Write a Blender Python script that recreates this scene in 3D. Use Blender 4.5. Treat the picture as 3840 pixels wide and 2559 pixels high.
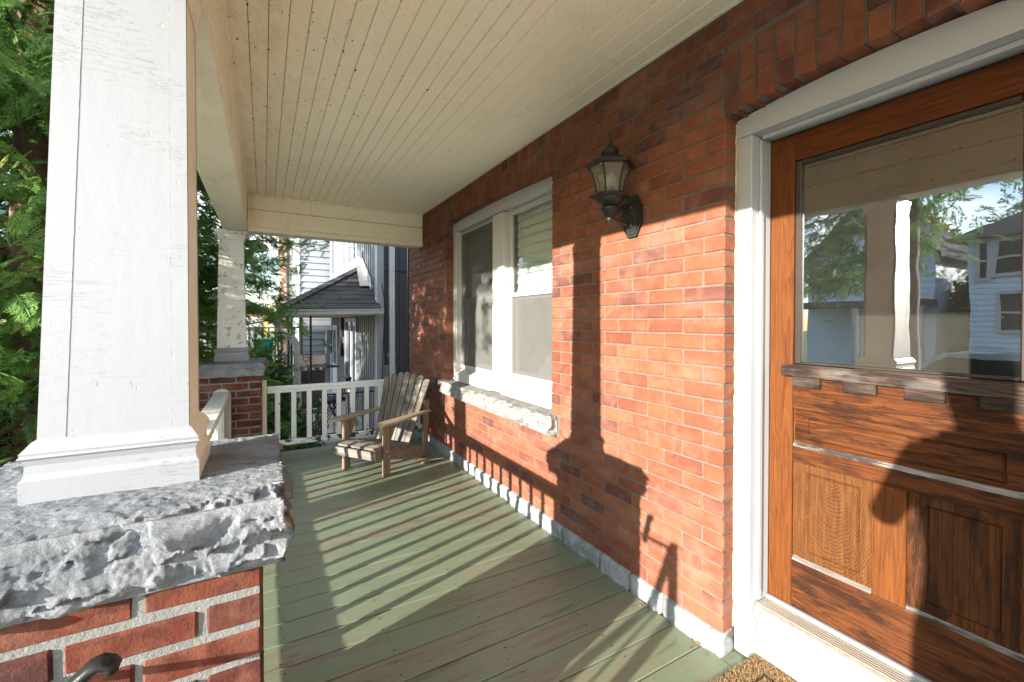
import bpy, bmesh, math, random
import numpy as np
from mathutils import Vector, Matrix, noise, Quaternion

R = random.Random(7)
sc = bpy.context.scene
for o in list(bpy.data.objects):
    bpy.data.objects.remove(o)
C = sc.collection

# ------------------------------------------------------------------ camera, world, sun, exposure
HC = 1.36
YAW, PITCH, ROLL = (math.radians(a) for a in (29.7693, 0.6004, 0.09))
FPX, CY = 1625.5, 1225.06
cf = Vector((math.sin(YAW)*math.cos(PITCH), math.cos(YAW)*math.cos(PITCH), -math.sin(PITCH)))
r0 = Vector((math.cos(YAW), -math.sin(YAW), 0)); u0 = r0.cross(cf)
cr = r0*math.cos(ROLL) + u0*math.sin(ROLL); cu = cr.cross(cf)
cd = bpy.data.cameras.new('camera'); cam = bpy.data.objects.new('camera', cd); C.objects.link(cam)
cam.matrix_world = Matrix(((cr.x, cu.x, -cf.x, 0), (cr.y, cu.y, -cf.y, 0), (cr.z, cu.z, -cf.z, HC), (0, 0, 0, 1)))
cd.sensor_width = 36; cd.lens = FPX/3840*36; cd.shift_y = -(1279.5-CY)/3840
cd.clip_start = 0.03; cd.clip_end = 600
sc.camera = cam

SUND = Vector((1, 0.30, -0.212)).normalized()          # the way the light travels
world = bpy.data.worlds.new('World'); sc.world = world; world.use_nodes = True
wt = world.node_tree; wt.nodes.clear()
wo = wt.nodes.new('ShaderNodeOutputWorld'); bg = wt.nodes.new('ShaderNodeBackground')
sky = wt.nodes.new('ShaderNodeTexSky'); sky.sky_type = 'NISHITA'; sky.sun_disc = False
sky.sun_elevation = math.asin(-SUND.z)
sky.sun_rotation = math.atan2(-SUND.x, -SUND.y) % (2*math.pi)
sky.air_density = 1.0; sky.dust_density = 0.25; sky.ozone_density = 1.8; sky.altitude = 100
tcw = wt.nodes.new('ShaderNodeTexCoord')
mpw = wt.nodes.new('ShaderNodeMapping'); mpw.inputs['Scale'].default_value = (1, 1, 2.6)
nzw = wt.nodes.new('ShaderNodeTexNoise'); nzw.inputs['Scale'].default_value = 3.2; nzw.inputs['Detail'].default_value = 7
rmw = wt.nodes.new('ShaderNodeValToRGB'); rmw.color_ramp.elements[0].position = 0.43; rmw.color_ramp.elements[1].position = 0.70
mxw = wt.nodes.new('ShaderNodeMix'); mxw.data_type = 'RGBA'
wt.links.new(tcw.outputs['Generated'], mpw.inputs['Vector']); wt.links.new(mpw.outputs[0], nzw.inputs['Vector'])
wt.links.new(nzw.outputs['Fac'], rmw.inputs['Fac'])
mlw = wt.nodes.new('ShaderNodeMath'); mlw.operation = 'MULTIPLY'; mlw.inputs[1].default_value = 0.85
sxw = wt.nodes.new('ShaderNodeSeparateXYZ'); wt.links.new(tcw.outputs['Generated'], sxw.inputs[0])
hzw = wt.nodes.new('ShaderNodeMath'); hzw.operation = 'MULTIPLY'; hzw.use_clamp = True; hzw.inputs[1].default_value = 12.0; wt.links.new(sxw.outputs[2], hzw.inputs[0])
cvw = wt.nodes.new('ShaderNodeMath'); cvw.operation = 'MULTIPLY'; wt.links.new(rmw.outputs['Color'], cvw.inputs[0]); wt.links.new(hzw.outputs[0], cvw.inputs[1])
wt.links.new(cvw.outputs[0], mlw.inputs[0]); wt.links.new(mlw.outputs[0], mxw.inputs[0])
wt.links.new(sky.outputs[0], mxw.inputs[6]); mxw.inputs[7].default_value = (13.0, 13.0, 13.4, 1)   # sunlit cloud, same unit as the sky
wt.links.new(mxw.outputs[2], bg.inputs['Color']); bg.inputs['Strength'].default_value = 0.15
wt.links.new(bg.outputs[0], wo.inputs['Surface'])

sl = bpy.data.lights.new('sun', 'SUN'); sun = bpy.data.objects.new('sun', sl); C.objects.link(sun)
sl.energy = 4.7; sl.angle = math.radians(0.55); sl.color = (1.0, 0.92, 0.80)
sun.rotation_euler = SUND.to_track_quat('-Z', 'Y').to_euler(); sun.location = (-20, -6, 12)
sc.view_settings.view_transform = 'Standard'; sc.view_settings.look = 'None'
sc.view_settings.gamma = 1.0; sc.view_settings.exposure = 2.0
sc.view_settings.use_curve_mapping = False
sc.render.engine = 'CYCLES'; sc.cycles.use_denoising = True
sc.cycles.max_bounces = 10; sc.cycles.diffuse_bounces = 6; sc.cycles.transparent_max_bounces = 24
sc.cycles.sample_clamp_indirect = 6

W, H = 1.617, 2.606

def proj(P):
    d = Vector(P) - Vector((0, 0, HC)); z = d.dot(cf)
    if z < 0.05: return None
    return (1920 + FPX*d.dot(cr)/z, CY - FPX*d.dot(cu)/z, z)

# ------------------------------------------------------------------ node helpers
def nd(nt, t, ins=None, **at):
    n = nt.nodes.new(t)
    for k, v in at.items(): setattr(n, k, v)
    for k, v in (ins or {}).items():
        s = n.inputs[k]
        if isinstance(v, bpy.types.NodeSocket): nt.links.new(v, s)
        else: s.default_value = v
    return n
def newmat(name):
    m = bpy.data.materials.new(name); m.use_nodes = True; nt = m.node_tree; nt.nodes.clear()
    out = nd(nt, 'ShaderNodeOutputMaterial'); b = nd(nt, 'ShaderNodeBsdfPrincipled')
    nt.links.new(b.outputs[0], out.inputs['Surface'])
    return m, nt, b
def rgb(c): return (c[0], c[1], c[2], 1)
def pos(nt): return nd(nt, 'ShaderNodeNewGeometry').outputs['Position']
def objc(nt): return nd(nt, 'ShaderNodeTexCoord').outputs['Object']
def vmul(nt, v, s): return nd(nt, 'ShaderNodeVectorMath', {0: v, 1: s}, operation='MULTIPLY').outputs[0]
def vadd(nt, v, s): return nd(nt, 'ShaderNodeVectorMath', {0: v, 1: s}, operation='ADD').outputs[0]
def nz(nt, v, s, d=3, r=0.55, dist=0.0):
    return nd(nt, 'ShaderNodeTexNoise', {'Vector': v, 'Scale': s, 'Detail': d, 'Roughness': r, 'Distortion': dist}).outputs['Fac']
def ramp(nt, f, stops, interp='LINEAR'):
    n = nd(nt, 'ShaderNodeValToRGB', {'Fac': f}); cr_ = n.color_ramp; cr_.interpolation = interp
    while len(cr_.elements) < len(stops): cr_.elements.new(0.5)
    for e, (p, c) in zip(cr_.elements, stops):
        e.position = p; e.color = rgb(c) if not isinstance(c, (int, float)) else (c, c, c, 1)
    return n.outputs['Color']
def mixc(nt, f, a, b, mode='MIX'):
    n = nd(nt, 'ShaderNodeMix', data_type='RGBA', blend_type=mode)
    for i, v in ((0, f), (6, a), (7, b)):
        if isinstance(v, bpy.types.NodeSocket): nt.links.new(v, n.inputs[i])
        else: n.inputs[i].default_value = rgb(v) if isinstance(v, (tuple, list)) else v
    return n.outputs[2]
def mth(nt, op, a, b=0.0, c=0.0):
    n = nd(nt, 'ShaderNodeMath', operation=op)
    for i, v in enumerate((a, b, c)):
        if isinstance(v, bpy.types.NodeSocket): nt.links.new(v, n.inputs[i])
        else: n.inputs[i].default_value = v
    return n.outputs[0]
def bump(nt, b, h, dist, strength=1.0, chain=None):
    n = nd(nt, 'ShaderNodeBump', {'Height': h, 'Distance': dist, 'Strength': strength})
    if chain is not None: nt.links.new(chain, n.inputs['Normal'])
    if b is not None: nt.links.new(n.outputs[0], b.inputs['Normal'])
    return n.outputs[0]
def orand(nt):
    a = nd(nt, 'ShaderNodeObjectInfo').outputs['Random']; g = nd(nt, 'ShaderNodeNewGeometry').outputs['Random Per Island']
    return mth(nt, 'FRACT', mth(nt, 'ADD', a, g))

def m_plain(name, col, rough=0.5, metal=0.0, var=0.12, scale=9.0, bumpd=0.0, bscale=60.0, spec=0.5):
    m, nt, b = newmat(name); p = pos(nt)
    f = nz(nt, p, scale, 4)
    c = mixc(nt, ramp(nt, f, [(0.3, 0.0), (0.7, 1.0)]), tuple(x*(1-var) for x in col), tuple(min(1, x*(1+var)) for x in col))
    nt.links.new(c, b.inputs['Base Color']); b.inputs['Roughness'].default_value = rough; b.inputs['Metallic'].default_value = metal
    b.inputs['Specular IOR Level'].default_value = spec
    if bumpd: bump(nt, b, nz(nt, p, bscale, 4), bumpd)
    return m

def m_brick(name, stops, mcol=(0.11, 0.038, 0.026), mott=0.5, rough=0.75, bd=0.0032, white=0.02):
    m, nt, b = newmat(name); p = pos(nt); r = orand(nt)
    base = ramp(nt, r, stops)
    off = vadd(nt, p, nd(nt, 'ShaderNodeCombineXYZ', {0: mth(nt, 'MULTIPLY', r, 31.0), 1: mth(nt, 'MULTIPLY', r, 17.0), 2: 0.0}).outputs[0])
    f = nz(nt, off, 14, 5, 0.65)
    c = mixc(nt, mth(nt, 'MULTIPLY', ramp(nt, f, [(0.42, 0.0), (0.72, 1.0)]), mott), base, mcol)
    f2 = nz(nt, off, 9, 3, 0.6, 0.6)
    c = mixc(nt, mth(nt, 'MULTIPLY', ramp(nt, f2, [(0.48, 0.0), (0.72, 1.0)]), 0.45), c, (0.30, 0.135, 0.085))
    ch_ = nz(nt, vmul(nt, p, (1, 1, 2.2)), 2.3, 5, 0.65)
    c = mixc(nt, mth(nt, 'MULTIPLY', ramp(nt, ch_, [(0.5, 0.0), (0.72, 1.0)]), 0.42), c, (0.29, 0.175, 0.135))
    f3 = nz(nt, p, 95, 2, 0.5)
    c = mixc(nt, mth(nt, 'MULTIPLY', ramp(nt, f3, [(0.62, 0.0), (0.75, 1.0)]), 0.35), c, (0.10, 0.04, 0.03))
    f4 = nz(nt, p, 38, 3, 0.6)
    c = mixc(nt, ramp(nt, f4, [(0.745, 0.0), (0.775, 0.55 if white else 0.0)]), c, (0.62, 0.52, 0.46))
    nt.links.new(c, b.inputs['Base Color']); b.inputs['Roughness'].default_value = rough
    b.inputs['Specular IOR Level'].default_value = 0.15
    h = mth(nt, 'ADD', mth(nt, 'MULTIPLY', nz(nt, p, 150, 5, 0.75), 0.8), nz(nt, p, 38, 4, 0.6))
    bump(nt, b, h, bd)
    return m

def m_mortar(name, col, bd=0.002, sc_=120):
    m, nt, b = newmat(name); p = pos(nt)
    f = nz(nt, p, 24, 5, 0.7)
    c = mixc(nt, f, tuple(x*0.68 for x in col), tuple(x*1.28 for x in col))
    nt.links.new(c, b.inputs['Base Color']); b.inputs['Roughness'].default_value = 0.9
    bump(nt, b, nz(nt, p, sc_, 5, 0.7), bd)
    return m

def m_paint(name, col, dirt=(0.35, 0.25, 0.15), dirtamt=0.3, crack='Z', crackamt=0.5, peel=None, peelamt=0.0, rough=0.45, speck=0.0, peelscale=16):
    """old gloss paint: fine cracks across the grain, brush relief, stains and flaked spots"""
    m, nt, b = newmat(name); p = pos(nt)
    st = {'Z': (2.2, 2.2, 95), 'X': (90, 4, 4), 'Y': (4, 90, 4), 'H': (7, 7, 70)}[crack]
    wob = vadd(nt, vmul(nt, p, st), vmul(nt, nd(nt, 'ShaderNodeTexNoise', {'Vector': p, 'Scale': 7.0, 'Detail': 2.0}).outputs['Color'], (2.5, 2.5, 2.5)))
    f = nz(nt, wob, 1.0, 3, 0.6)
    lines = ramp(nt, f, [(0.49, 0.0), (0.5, 1.0), (0.51, 0.0)])
    gate = ramp(nt, nz(nt, p, 5, 3, 0.6), [(0.45, 0.0), (0.6, 1.0)])
    ln = mth(nt, 'MULTIPLY', mth(nt, 'MULTIPLY', lines, gate), crackamt)
    c = mixc(nt, mth(nt, 'MULTIPLY', ramp(nt, nz(nt, p, 3.2, 5, 0.65), [(0.45, 0.0), (0.8, 1.0)]), dirtamt), col, tuple(col[i]*0.5+dirt[i]*0.5 for i in range(3)))
    c = mixc(nt, mth(nt, 'MULTIPLY', ln, 0.30), c, dirt)
    h = mth(nt, 'ADD', mth(nt, 'MULTIPLY', nz(nt, p, 210, 4, 0.6), 0.14), mth(nt, 'MULTIPLY', nz(nt, vmul(nt, p, (40, 40, 9)), 1.0, 3, 0.5), 0.22))
    h = mth(nt, 'SUBTRACT', h, mth(nt, 'MULTIPLY', ln, 0.8))
    if speck:
        v = nd(nt, 'ShaderNodeTexVoronoi', {'Vector': p, 'Scale': 60.0}, feature='F1').outputs['Distance']
        g2 = ramp(nt, nz(nt, p, 4.2, 4, 0.7), [(0.42, 0.0), (0.62, 1.0)])
        sp = mth(nt, 'MULTIPLY', ramp(nt, mth(nt, 'ADD', v, mth(nt, 'MULTIPLY', nz(nt, p, 70, 3), 0.35)), [(0.26, 1.0), (0.33, 0.0)]), mth(nt, 'MULTIPLY', g2, speck))
        c = mixc(nt, sp, c, (0.12, 0.08, 0.045))
        wb_ = nz(nt, p, 13, 4, 0.65, 1.2)
        web = mth(nt, 'MULTIPLY', ramp(nt, wb_, [(0.488, 0.0), (0.5, 1.0), (0.512, 0.0)]), ramp(nt, nz(nt, vadd(nt, p, (7, 2, 0)), 3.1, 4, 0.7), [(0.50, 0.0), (0.64, 1.0)]))
        c = mixc(nt, mth(nt, 'MULTIPLY', web, 0.5*speck), c, (0.16, 0.11, 0.06))
        sx_ = nd(nt, 'ShaderNodeSeparateXYZ', {0: p}).outputs[0]
        dk = mth(nt, 'MULTIPLY', ramp(nt, sx_, [(0.0, 1.0), (0.55, 0.0)]), ramp(nt, nz(nt, vmul(nt, p, (9, 3, 3)), 1.0, 6, 0.72), [(0.5, 0.0), (0.7, 1.0)]))
        c = mixc(nt, mth(nt, 'MULTIPLY', dk, 0.35*speck), c, (0.38, 0.27, 0.13))
    if peel:
        pf = mth(nt, 'ADD', mth(nt, 'MULTIPLY', nz(nt, p, peelscale, 6, 0.68), 0.8), mth(nt, 'MULTIPLY', nz(nt, vmul(nt, p, st), 0.6, 3), 0.2))
        pk = ramp(nt, pf, [(0.66-peelamt*0.3, 0.0), (0.672-peelamt*0.3, 1.0)])
        c = mixc(nt, pk, c, peel)
        h = mth(nt, 'SUBTRACT', h, mth(nt, 'MULTIPLY', pk, 1.2))
    nt.links.new(c, b.inputs['Base Color']); b.inputs['Roughness'].default_value = rough
    bump(nt, b, h, 0.0016)
    return m

def m_wood(name, light, mid, dark, axis=0, coords='object', grain=1.0, weather=0.5, grey=(0.30, 0.29, 0.27), greyamt=0.0, rough=0.55, bd=0.0015, thr=0.5, ringmix=0.6, cath=None):
    m, nt, b = newmat(name)
    p = objc(nt) if coords == 'object' else pos(nt)
    r = nd(nt, 'ShaderNodeObjectInfo').outputs['Random']
    p = vadd(nt, p, nd(nt, 'ShaderNodeCombineXYZ', {0: mth(nt, 'MULTIPLY', r, 7.0), 1: mth(nt, 'MULTIPLY', r, 3.0), 2: mth(nt, 'MULTIPLY', r, 5.0)}).outputs[0])
    s = [34.0*grain]*3; s[axis] = 1.7*grain
    wob = vadd(nt, vmul(nt, p, tuple(s)), vmul(nt, nd(nt, 'ShaderNodeTexNoise', {'Vector': p, 'Scale': 5.0, 'Detail': 2.0}).outputs['Color'], (1.6, 1.6, 1.6)))
    g = nz(nt, wob, 1.0, 4, 0.6)
    s2 = [150.0*grain]*3; s2[axis] = 6*grain
    fine = nz(nt, vmul(nt, p, tuple(s2)), 1.0, 3, 0.6)
    rings = mth(nt, 'FRACT', mth(nt, 'MULTIPLY', nz(nt, vmul(nt, p, tuple(x*0.16 for x in s)), 1.0, 1, 0.4), 12.0))
    if cath:
        sp_ = nd(nt, 'ShaderNodeSeparateXYZ', {0: pos(nt)})
        dy = mth(nt, 'MULTIPLY', mth(nt, 'SUBTRACT', sp_.outputs[1], cath[0]), 1.0); dz = mth(nt, 'MULTIPLY', mth(nt, 'SUBTRACT', sp_.outputs[2], cath[1]), cath[2])
        rr_ = mth(nt, 'SQRT', mth(nt, 'ADD', mth(nt, 'MULTIPLY', dy, dy), mth(nt, 'MULTIPLY', dz, dz)))
        rings = mth(nt, 'FRACT', mth(nt, 'ADD', mth(nt, 'MULTIPLY', rr_, cath[3]), mth(nt, 'MULTIPLY', nz(nt, vmul(nt, pos(nt), (16, 16, 7)), 1.0, 4), 5.0)))
    rings = ramp(nt, rings, [(0.0, 0.0), (0.6, 0.45), (0.9, 1.0), (1.0, 0.0)])
    gg = mth(nt, 'ADD', mth(nt, 'MULTIPLY', g, 1-ringmix*0.5), mth(nt, 'MULTIPLY', mth(nt, 'ADD', mth(nt, 'MULTIPLY', rings, 0.6), mth(nt, 'MULTIPLY', fine, 0.4)), ringmix*0.5))
    c = ramp(nt, gg, [(0.30, light), (0.5, mid), (0.72, dark)])
    sw = [6.5*grain]*3; sw[axis] = 1.6*grain
    wv = nz(nt, vmul(nt, p, tuple(sw)), 1.0, 6, 0.68)
    wk = mth(nt, 'MULTIPLY', ramp(nt, mth(nt, 'ADD', mth(nt, 'MULTIPLY', wv, 0.75), mth(nt, 'MULTIPLY', fine, 0.25)), [(thr, 0.0), (thr+0.1, 1.0)]), weather)
    c = mixc(nt, wk, c, tuple(x*0.6 for x in dark))
    if greyamt:
        gk = mth(nt, 'MULTIPLY', ramp(nt, nz(nt, vmul(nt, vadd(nt, p, (3, 5, 1)), tuple(sw)), 1.3, 5, 0.65), [(0.5, 0.0), (0.62, 1.0)]), greyamt)
        c = mixc(nt, gk, c, grey)
    nt.links.new(c, b.inputs['Base Color'])
    b.inputs['Roughness'].default_value = rough; b.inputs['Specular IOR Level'].default_value = 0.2
    bump(nt, b, mth(nt, 'ADD', mth(nt, 'MULTIPLY', fine, 0.6), mth(nt, 'MULTIPLY', gg, 0.8)), bd)
    return m

def m_stone(name, a, b_, c_, bd=0.006, sc_=1.0, side=None, sidex=0.0):
    m, nt, b = newmat(name); p = pos(nt)
    f = nz(nt, p, 9*sc_, 8, 0.7)
    c = ramp(nt, f, [(0.3, a), (0.52, b_), (0.72, c_)])
    f2 = nz(nt, vmul(nt, p, (14, 40, 40)), 1.0, 4, 0.7)
    c = mixc(nt, mth(nt, 'MULTIPLY', ramp(nt, f2, [(0.55, 0.0), (0.72, 1.0)]), 0.6), c, tuple(x*0.45 for x in a))
    f5 = nz(nt, p, 75*sc_, 5, 0.75)
    c = mixc(nt, mth(nt, 'MULTIPLY', ramp(nt, f5, [(0.52, 0.0), (0.68, 1.0)]), 0.45), c, tuple(x*0.4 for x in a))
    if side:       # weathered sawn flank, brown with lichen
        nrm = nd(nt, 'ShaderNodeSeparateXYZ', {0: nd(nt, 'ShaderNodeNewGeometry').outputs['True Normal']}).outputs[0]
        px__ = nd(nt, 'ShaderNodeSeparateXYZ', {0: p}).outputs[0]
        k = mth(nt, 'MULTIPLY', ramp(nt, mth(nt, 'ADD', nrm, mth(nt, 'MULTIPLY', nz(nt, p, 20, 4), 0.4)), [(0.55, 0.0), (0.75, 1.0)]), ramp(nt, mth(nt, 'ADD', mth(nt, 'MULTIPLY', mth(nt, 'SUBTRACT', px__, sidex), 20.0), 0.5), [(0.25, 0.0), (0.55, 1.0)]))
        c = mixc(nt, k, c, ramp(nt, nz(nt, p, 35, 5, 0.7), [(0.35, (0.05, 0.03, 0.02)), (0.6, side)]))
    nt.links.new(c, b.inputs['Base Color']); b.inputs['Roughness'].default_value = 0.95; b.inputs['Specular IOR Level'].default_value = 0.08
    v = nd(nt, 'ShaderNodeTexVoronoi', {'Vector': vadd(nt, vmul(nt, p, (40, 60, 60)), vmul(nt, nd(nt, 'ShaderNodeTexNoise', {'Vector': p, 'Scale': 20.0}).outputs['Color'], (3, 3, 3))), 'Scale': 1.0}, feature='F1').outputs['Distance']
    h = mth(nt, 'ADD', mth(nt, 'MULTIPLY', v, 0.35), mth(nt, 'ADD', nz(nt, vmul(nt, p, (50*sc_, 80*sc_, 80*sc_)), 1.0, 8, 0.78), mth(nt, 'MULTIPLY', nz(nt, p, 190, 4, 0.7), 0.3)))
    bump(nt, b, h, bd)
    return m

# ------------------------------------------------------------------ materials
BRICKSTOPS = [(0.0, (0.1781, 0.0574, 0.0313)), (0.25, (0.2125, 0.0748, 0.0403)), (0.45, (0.1468, 0.0467, 0.0298)), (0.65, (0.2313, 0.0881, 0.0448)), (0.80, (0.1875, 0.0640, 0.0358)), (0.90, (0.1156, 0.0453, 0.0358)), (1.0, (0.0781, 0.0387, 0.0344))]
M = {}
M['brick'] = m_brick('wall brick', BRICKSTOPS)
M['pbrick'] = m_brick('pier brick', [(0.0, (0.10, 0.025, 0.018)), (0.3, (0.145, 0.037, 0.021)), (0.6, (0.08, 0.024, 0.021)), (0.8, (0.075, 0.038, 0.034)), (1.0, (0.165, 0.045, 0.023))], mcol=(0.045, 0.020, 0.017), mott=0.9, bd=0.003, white=0)
M['mortar'] = m_mortar('dark mortar', (0.125, 0.10, 0.08))
M['pmortar'] = m_mortar('pale pier mortar', (0.20, 0.204, 0.198), 0.005, 130)
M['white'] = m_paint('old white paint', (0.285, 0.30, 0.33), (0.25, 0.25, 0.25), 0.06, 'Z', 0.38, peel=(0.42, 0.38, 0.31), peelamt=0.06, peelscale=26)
M['white_peel'] = m_paint('peeling white paint', (0.76, 0.76, 0.73), (0.40, 0.34, 0.25), 0.22, 'H', 0.9, peel=(0.50, 0.46, 0.38), peelamt=0.30, peelscale=22)
M['white_rail'] = m_paint('flaking white rail paint', (0.77, 0.77, 0.74), (0.40, 0.36, 0.28), 0.12, 'X', 0.3, peel=(0.045, 0.065, 0.055), peelamt=0.17, peelscale=17)
M['white_flake'] = m_paint('badly flaked white paint', (0.77, 0.77, 0.74), (0.40, 0.36, 0.28), 0.12, 'X', 0.3, peel=(0.035, 0.06, 0.05), peelamt=0.52, peelscale=12)
M['trim'] = m_paint('white trim', (0.43, 0.43, 0.43), (0.5, 0.44, 0.34), 0.12, 'Z', 0.15, rough=0.4)
M['ceil'] = m_paint('cream ceiling paint', (0.92, 0.86, 0.70), (0.62, 0.50, 0.30), 0.22, 'H', 0.35, speck=0.9)
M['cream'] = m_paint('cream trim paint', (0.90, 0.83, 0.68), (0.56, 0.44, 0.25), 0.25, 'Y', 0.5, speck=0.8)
M['gap'] = m_plain('dark gap', (0.02, 0.017, 0.014), 0.9)
M['deck'] = None
M['black'] = m_plain('black iron', (0.018, 0.018, 0.018), 0.42, 0.3, 0.3, 30, 0.0006, 200)
M['lampmetal'] = m_plain('weathered black lantern metal', (0.025, 0.027, 0.024), 0.5, 0.35, 0.5, 26, 0.0006, 180)
M['vinyl'] = m_plain('white vinyl', (0.33, 0.35, 0.375), 0.35, 0, 0.03, 3)
M['alu'] = m_plain('brushed aluminium', (0.55, 0.52, 0.46), 0.38, 0.85, 0.15, 40)
M['galv'] = m_plain('galvanised strip', (0.42, 0.44, 0.45), 0.5, 0.6, 0.35, 45)
M['stone'] = m_stone('grey limestone', (0.18, 0.20, 0.225), (0.285, 0.302, 0.325), (0.37, 0.385, 0.405), 0.011, side=(0.33, 0.22, 0.12), sidex=0.035)
M['sill'] = m_stone('pale limestone', (0.15, 0.15, 0.145), (0.25, 0.245, 0.235), (0.34, 0.335, 0.32), 0.004, 1.5)
M['found'] = m_stone('painted foundation stone', (0.15, 0.165, 0.17), (0.25, 0.27, 0.275), (0.36, 0.37, 0.375), 0.003, 1.2)
M['dv'] = m_wood('varnished oak upright', (0.1238, 0.0398, 0.0058), (0.0938, 0.0266, 0.0037), (0.0525, 0.0138, 0.0024), axis=2, coords='pos', grain=4.0, weather=0.5, thr=0.57)
M['dvp'] = m_wood('weathered oak panel', (0.1312, 0.0517, 0.0112), (0.0806, 0.0271, 0.0058), (0.0338, 0.0106, 0.0025), axis=2, coords='pos', grain=3.6, weather=0.5, thr=0.56, rough=0.62, bd=0.003, ringmix=0.7, cath=(0.80, 0.86, 0.36, 190.0))
M['dvp2'] = m_wood('dark weathered oak panel', (0.0938, 0.0296, 0.0061), (0.0582, 0.0172, 0.0035), (0.0244, 0.0077, 0.0021), axis=2, coords='pos', grain=3.6, weather=0.85, thr=0.47, rough=0.62, bd=0.003, ringmix=0.8)
M['dh'] = m_wood('weathered oak rail', (0.1088, 0.0340, 0.0064), (0.0656, 0.0182, 0.0038), (0.0282, 0.0083, 0.0022), axis=1, coords='pos', grain=3.6, weather=0.85, thr=0.475, rough=0.6, bd=0.003, ringmix=0.8)
M['dht'] = m_wood('varnished oak top rail', (0.1088, 0.0296, 0.0042), (0.0787, 0.0201, 0.0029), (0.0450, 0.0112, 0.0021), axis=1, coords='pos', grain=4.0, weather=0.5, thr=0.56)
M['ddk'] = m_wood('grey weathered oak ledge', (0.0979, 0.0653, 0.0502), (0.0490, 0.0299, 0.0222), (0.0173, 0.0120, 0.0106), axis=1, coords='pos', grain=2.4, weather=0.8, thr=0.47, grey=(0.24, 0.23, 0.22), greyamt=0.22, rough=0.75, bd=0.0012)
M['ddent'] = m_wood('blackened oak dentil', (0.0749, 0.0435, 0.0317), (0.0346, 0.0218, 0.0169), (0.0144, 0.0109, 0.0095), axis=1, coords='pos', grain=2.4, weather=0.8, thr=0.47, grey=(0.25, 0.22, 0.2), greyamt=0.12, rough=0.75, bd=0.0012)
M['dgrey'] = m_wood('bare grey oak', (0.26, 0.25, 0.24), (0.17, 0.155, 0.145), (0.045, 0.036, 0.032), axis=1, coords='pos', grain=2.4, weather=0.95, thr=0.46, rough=0.85, bd=0.002)
M['chair'] = m_wood('weathered grey cedar', (0.2040, 0.1913, 0.1700), (0.1403, 0.1318, 0.1190), (0.0680, 0.0612, 0.0527), axis=0, weather=0.35, thr=0.55, grey=(0.22, 0.17, 0.125), greyamt=0.3, rough=0.8, bd=0.002, ringmix=1.0)
M['chairw'] = m_wood('weathered brown cedar', (0.2805, 0.2040, 0.1445), (0.2040, 0.1445, 0.1020), (0.1105, 0.0723, 0.0510), axis=0, weather=0.3, thr=0.58, grey=(0.25, 0.225, 0.20), greyamt=0.45, rough=0.8, bd=0.002, ringmix=0.5, grain=1.8)
M['arm'] = m_wood('pale weathered arm', (0.3740, 0.3060, 0.2125), (0.2805, 0.2210, 0.1445), (0.1445, 0.1105, 0.0723), axis=0, weather=0.3, thr=0.58, rough=0.75, bd=0.002, ringmix=1.0)
M['twig'] = m_wood('brown twig', (0.20, 0.12, 0.07), (0.14, 0.08, 0.045), (0.07, 0.04, 0.025), axis=0, rough=0.85)

def m_deck():
    m, nt, b = newmat('worn green deck paint'); p = pos(nt)
    r = nd(nt, 'ShaderNodeObjectInfo').outputs['Random']
    q = vadd(nt, p, nd(nt, 'ShaderNodeCombineXYZ', {0: mth(nt, 'MULTIPLY', r, 9.0), 1: 0.0, 2: mth(nt, 'MULTIPLY', r, 5.0)}).outputs[0])
    wob = vadd(nt, vmul(nt, q, (2.2, 42, 42)), vmul(nt, nd(nt, 'ShaderNodeTexNoise', {'Vector': q, 'Scale': 4.0, 'Detail': 2.0}).outputs['Color'], (2, 2.6, 2)))
    grain = nz(nt, wob, 1.0, 5, 0.62)
    fine = nz(nt, vmul(nt, q, (7, 190, 190)), 1.0, 3, 0.6)
    green = ramp(nt, nz(nt, q, 2.4, 4), [(0.3, (0.1487, 0.1997, 0.1275)), (0.7, (0.1832, 0.2206, 0.1459))])
    woodc = ramp(nt, grain, [(0.32, (0.2244, 0.2020, 0.1459)), (0.52, (0.1997, 0.1742, 0.1232)), (0.72, (0.0935, 0.0785, 0.0583))])
    wear = mth(nt, 'ADD', mth(nt, 'MULTIPLY', nz(nt, vmul(nt, q, (1.3, 5.0, 5)), 1.0, 5, 0.68), 0.62), mth(nt, 'ADD', mth(nt, 'MULTIPLY', grain, 0.28), mth(nt, 'MULTIPLY', r, 0.12)))
    wk = ramp(nt, wear, [(0.505, 0.0), (0.60, 0.9)])
    c = mixc(nt, wk, green, woodc)
    c = mixc(nt, mth(nt, 'MULTIPLY', ramp(nt, fine, [(0.55, 0.0), (0.75, 1.0)]), 0.32), c, (0.07, 0.065, 0.045))
    vr = nd(nt, 'ShaderNodeTexVoronoi', {'Vector': vmul(nt, q, (2.6, 6.3, 1)), 'Scale': 1.0}, feature='F1').outputs['Distance']
    c = mixc(nt, mth(nt, 'MULTIPLY', ramp(nt, mth(nt, 'ADD', vr, mth(nt, 'MULTIPLY', nz(nt, q, 60, 2), 0.05)), [(0.06, 1.0), (0.10, 0.0)]), 0.6), c, (0.075, 0.06, 0.045))
    sp = ramp(nt, nz(nt, p, 120, 2, 0.5), [(0.735, 0.0), (0.76, 1.0)])
    c = mixc(nt, mth(nt, 'MULTIPLY', sp, 0.7), c, (0.55, 0.53, 0.46))
    nt.links.new(c, b.inputs['Base Color'])
    b.inputs['Roughness'].default_value = 0.42; b.inputs['Specular IOR Level'].default_value = 0.5
    bump(nt, b, mth(nt, 'ADD', mth(nt, 'MULTIPLY', fine, 0.4), mth(nt, 'ADD', grain, mth(nt, 'MULTIPLY', wk, -0.5))), 0.0016)
    return m
M['deck'] = m_deck()

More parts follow.
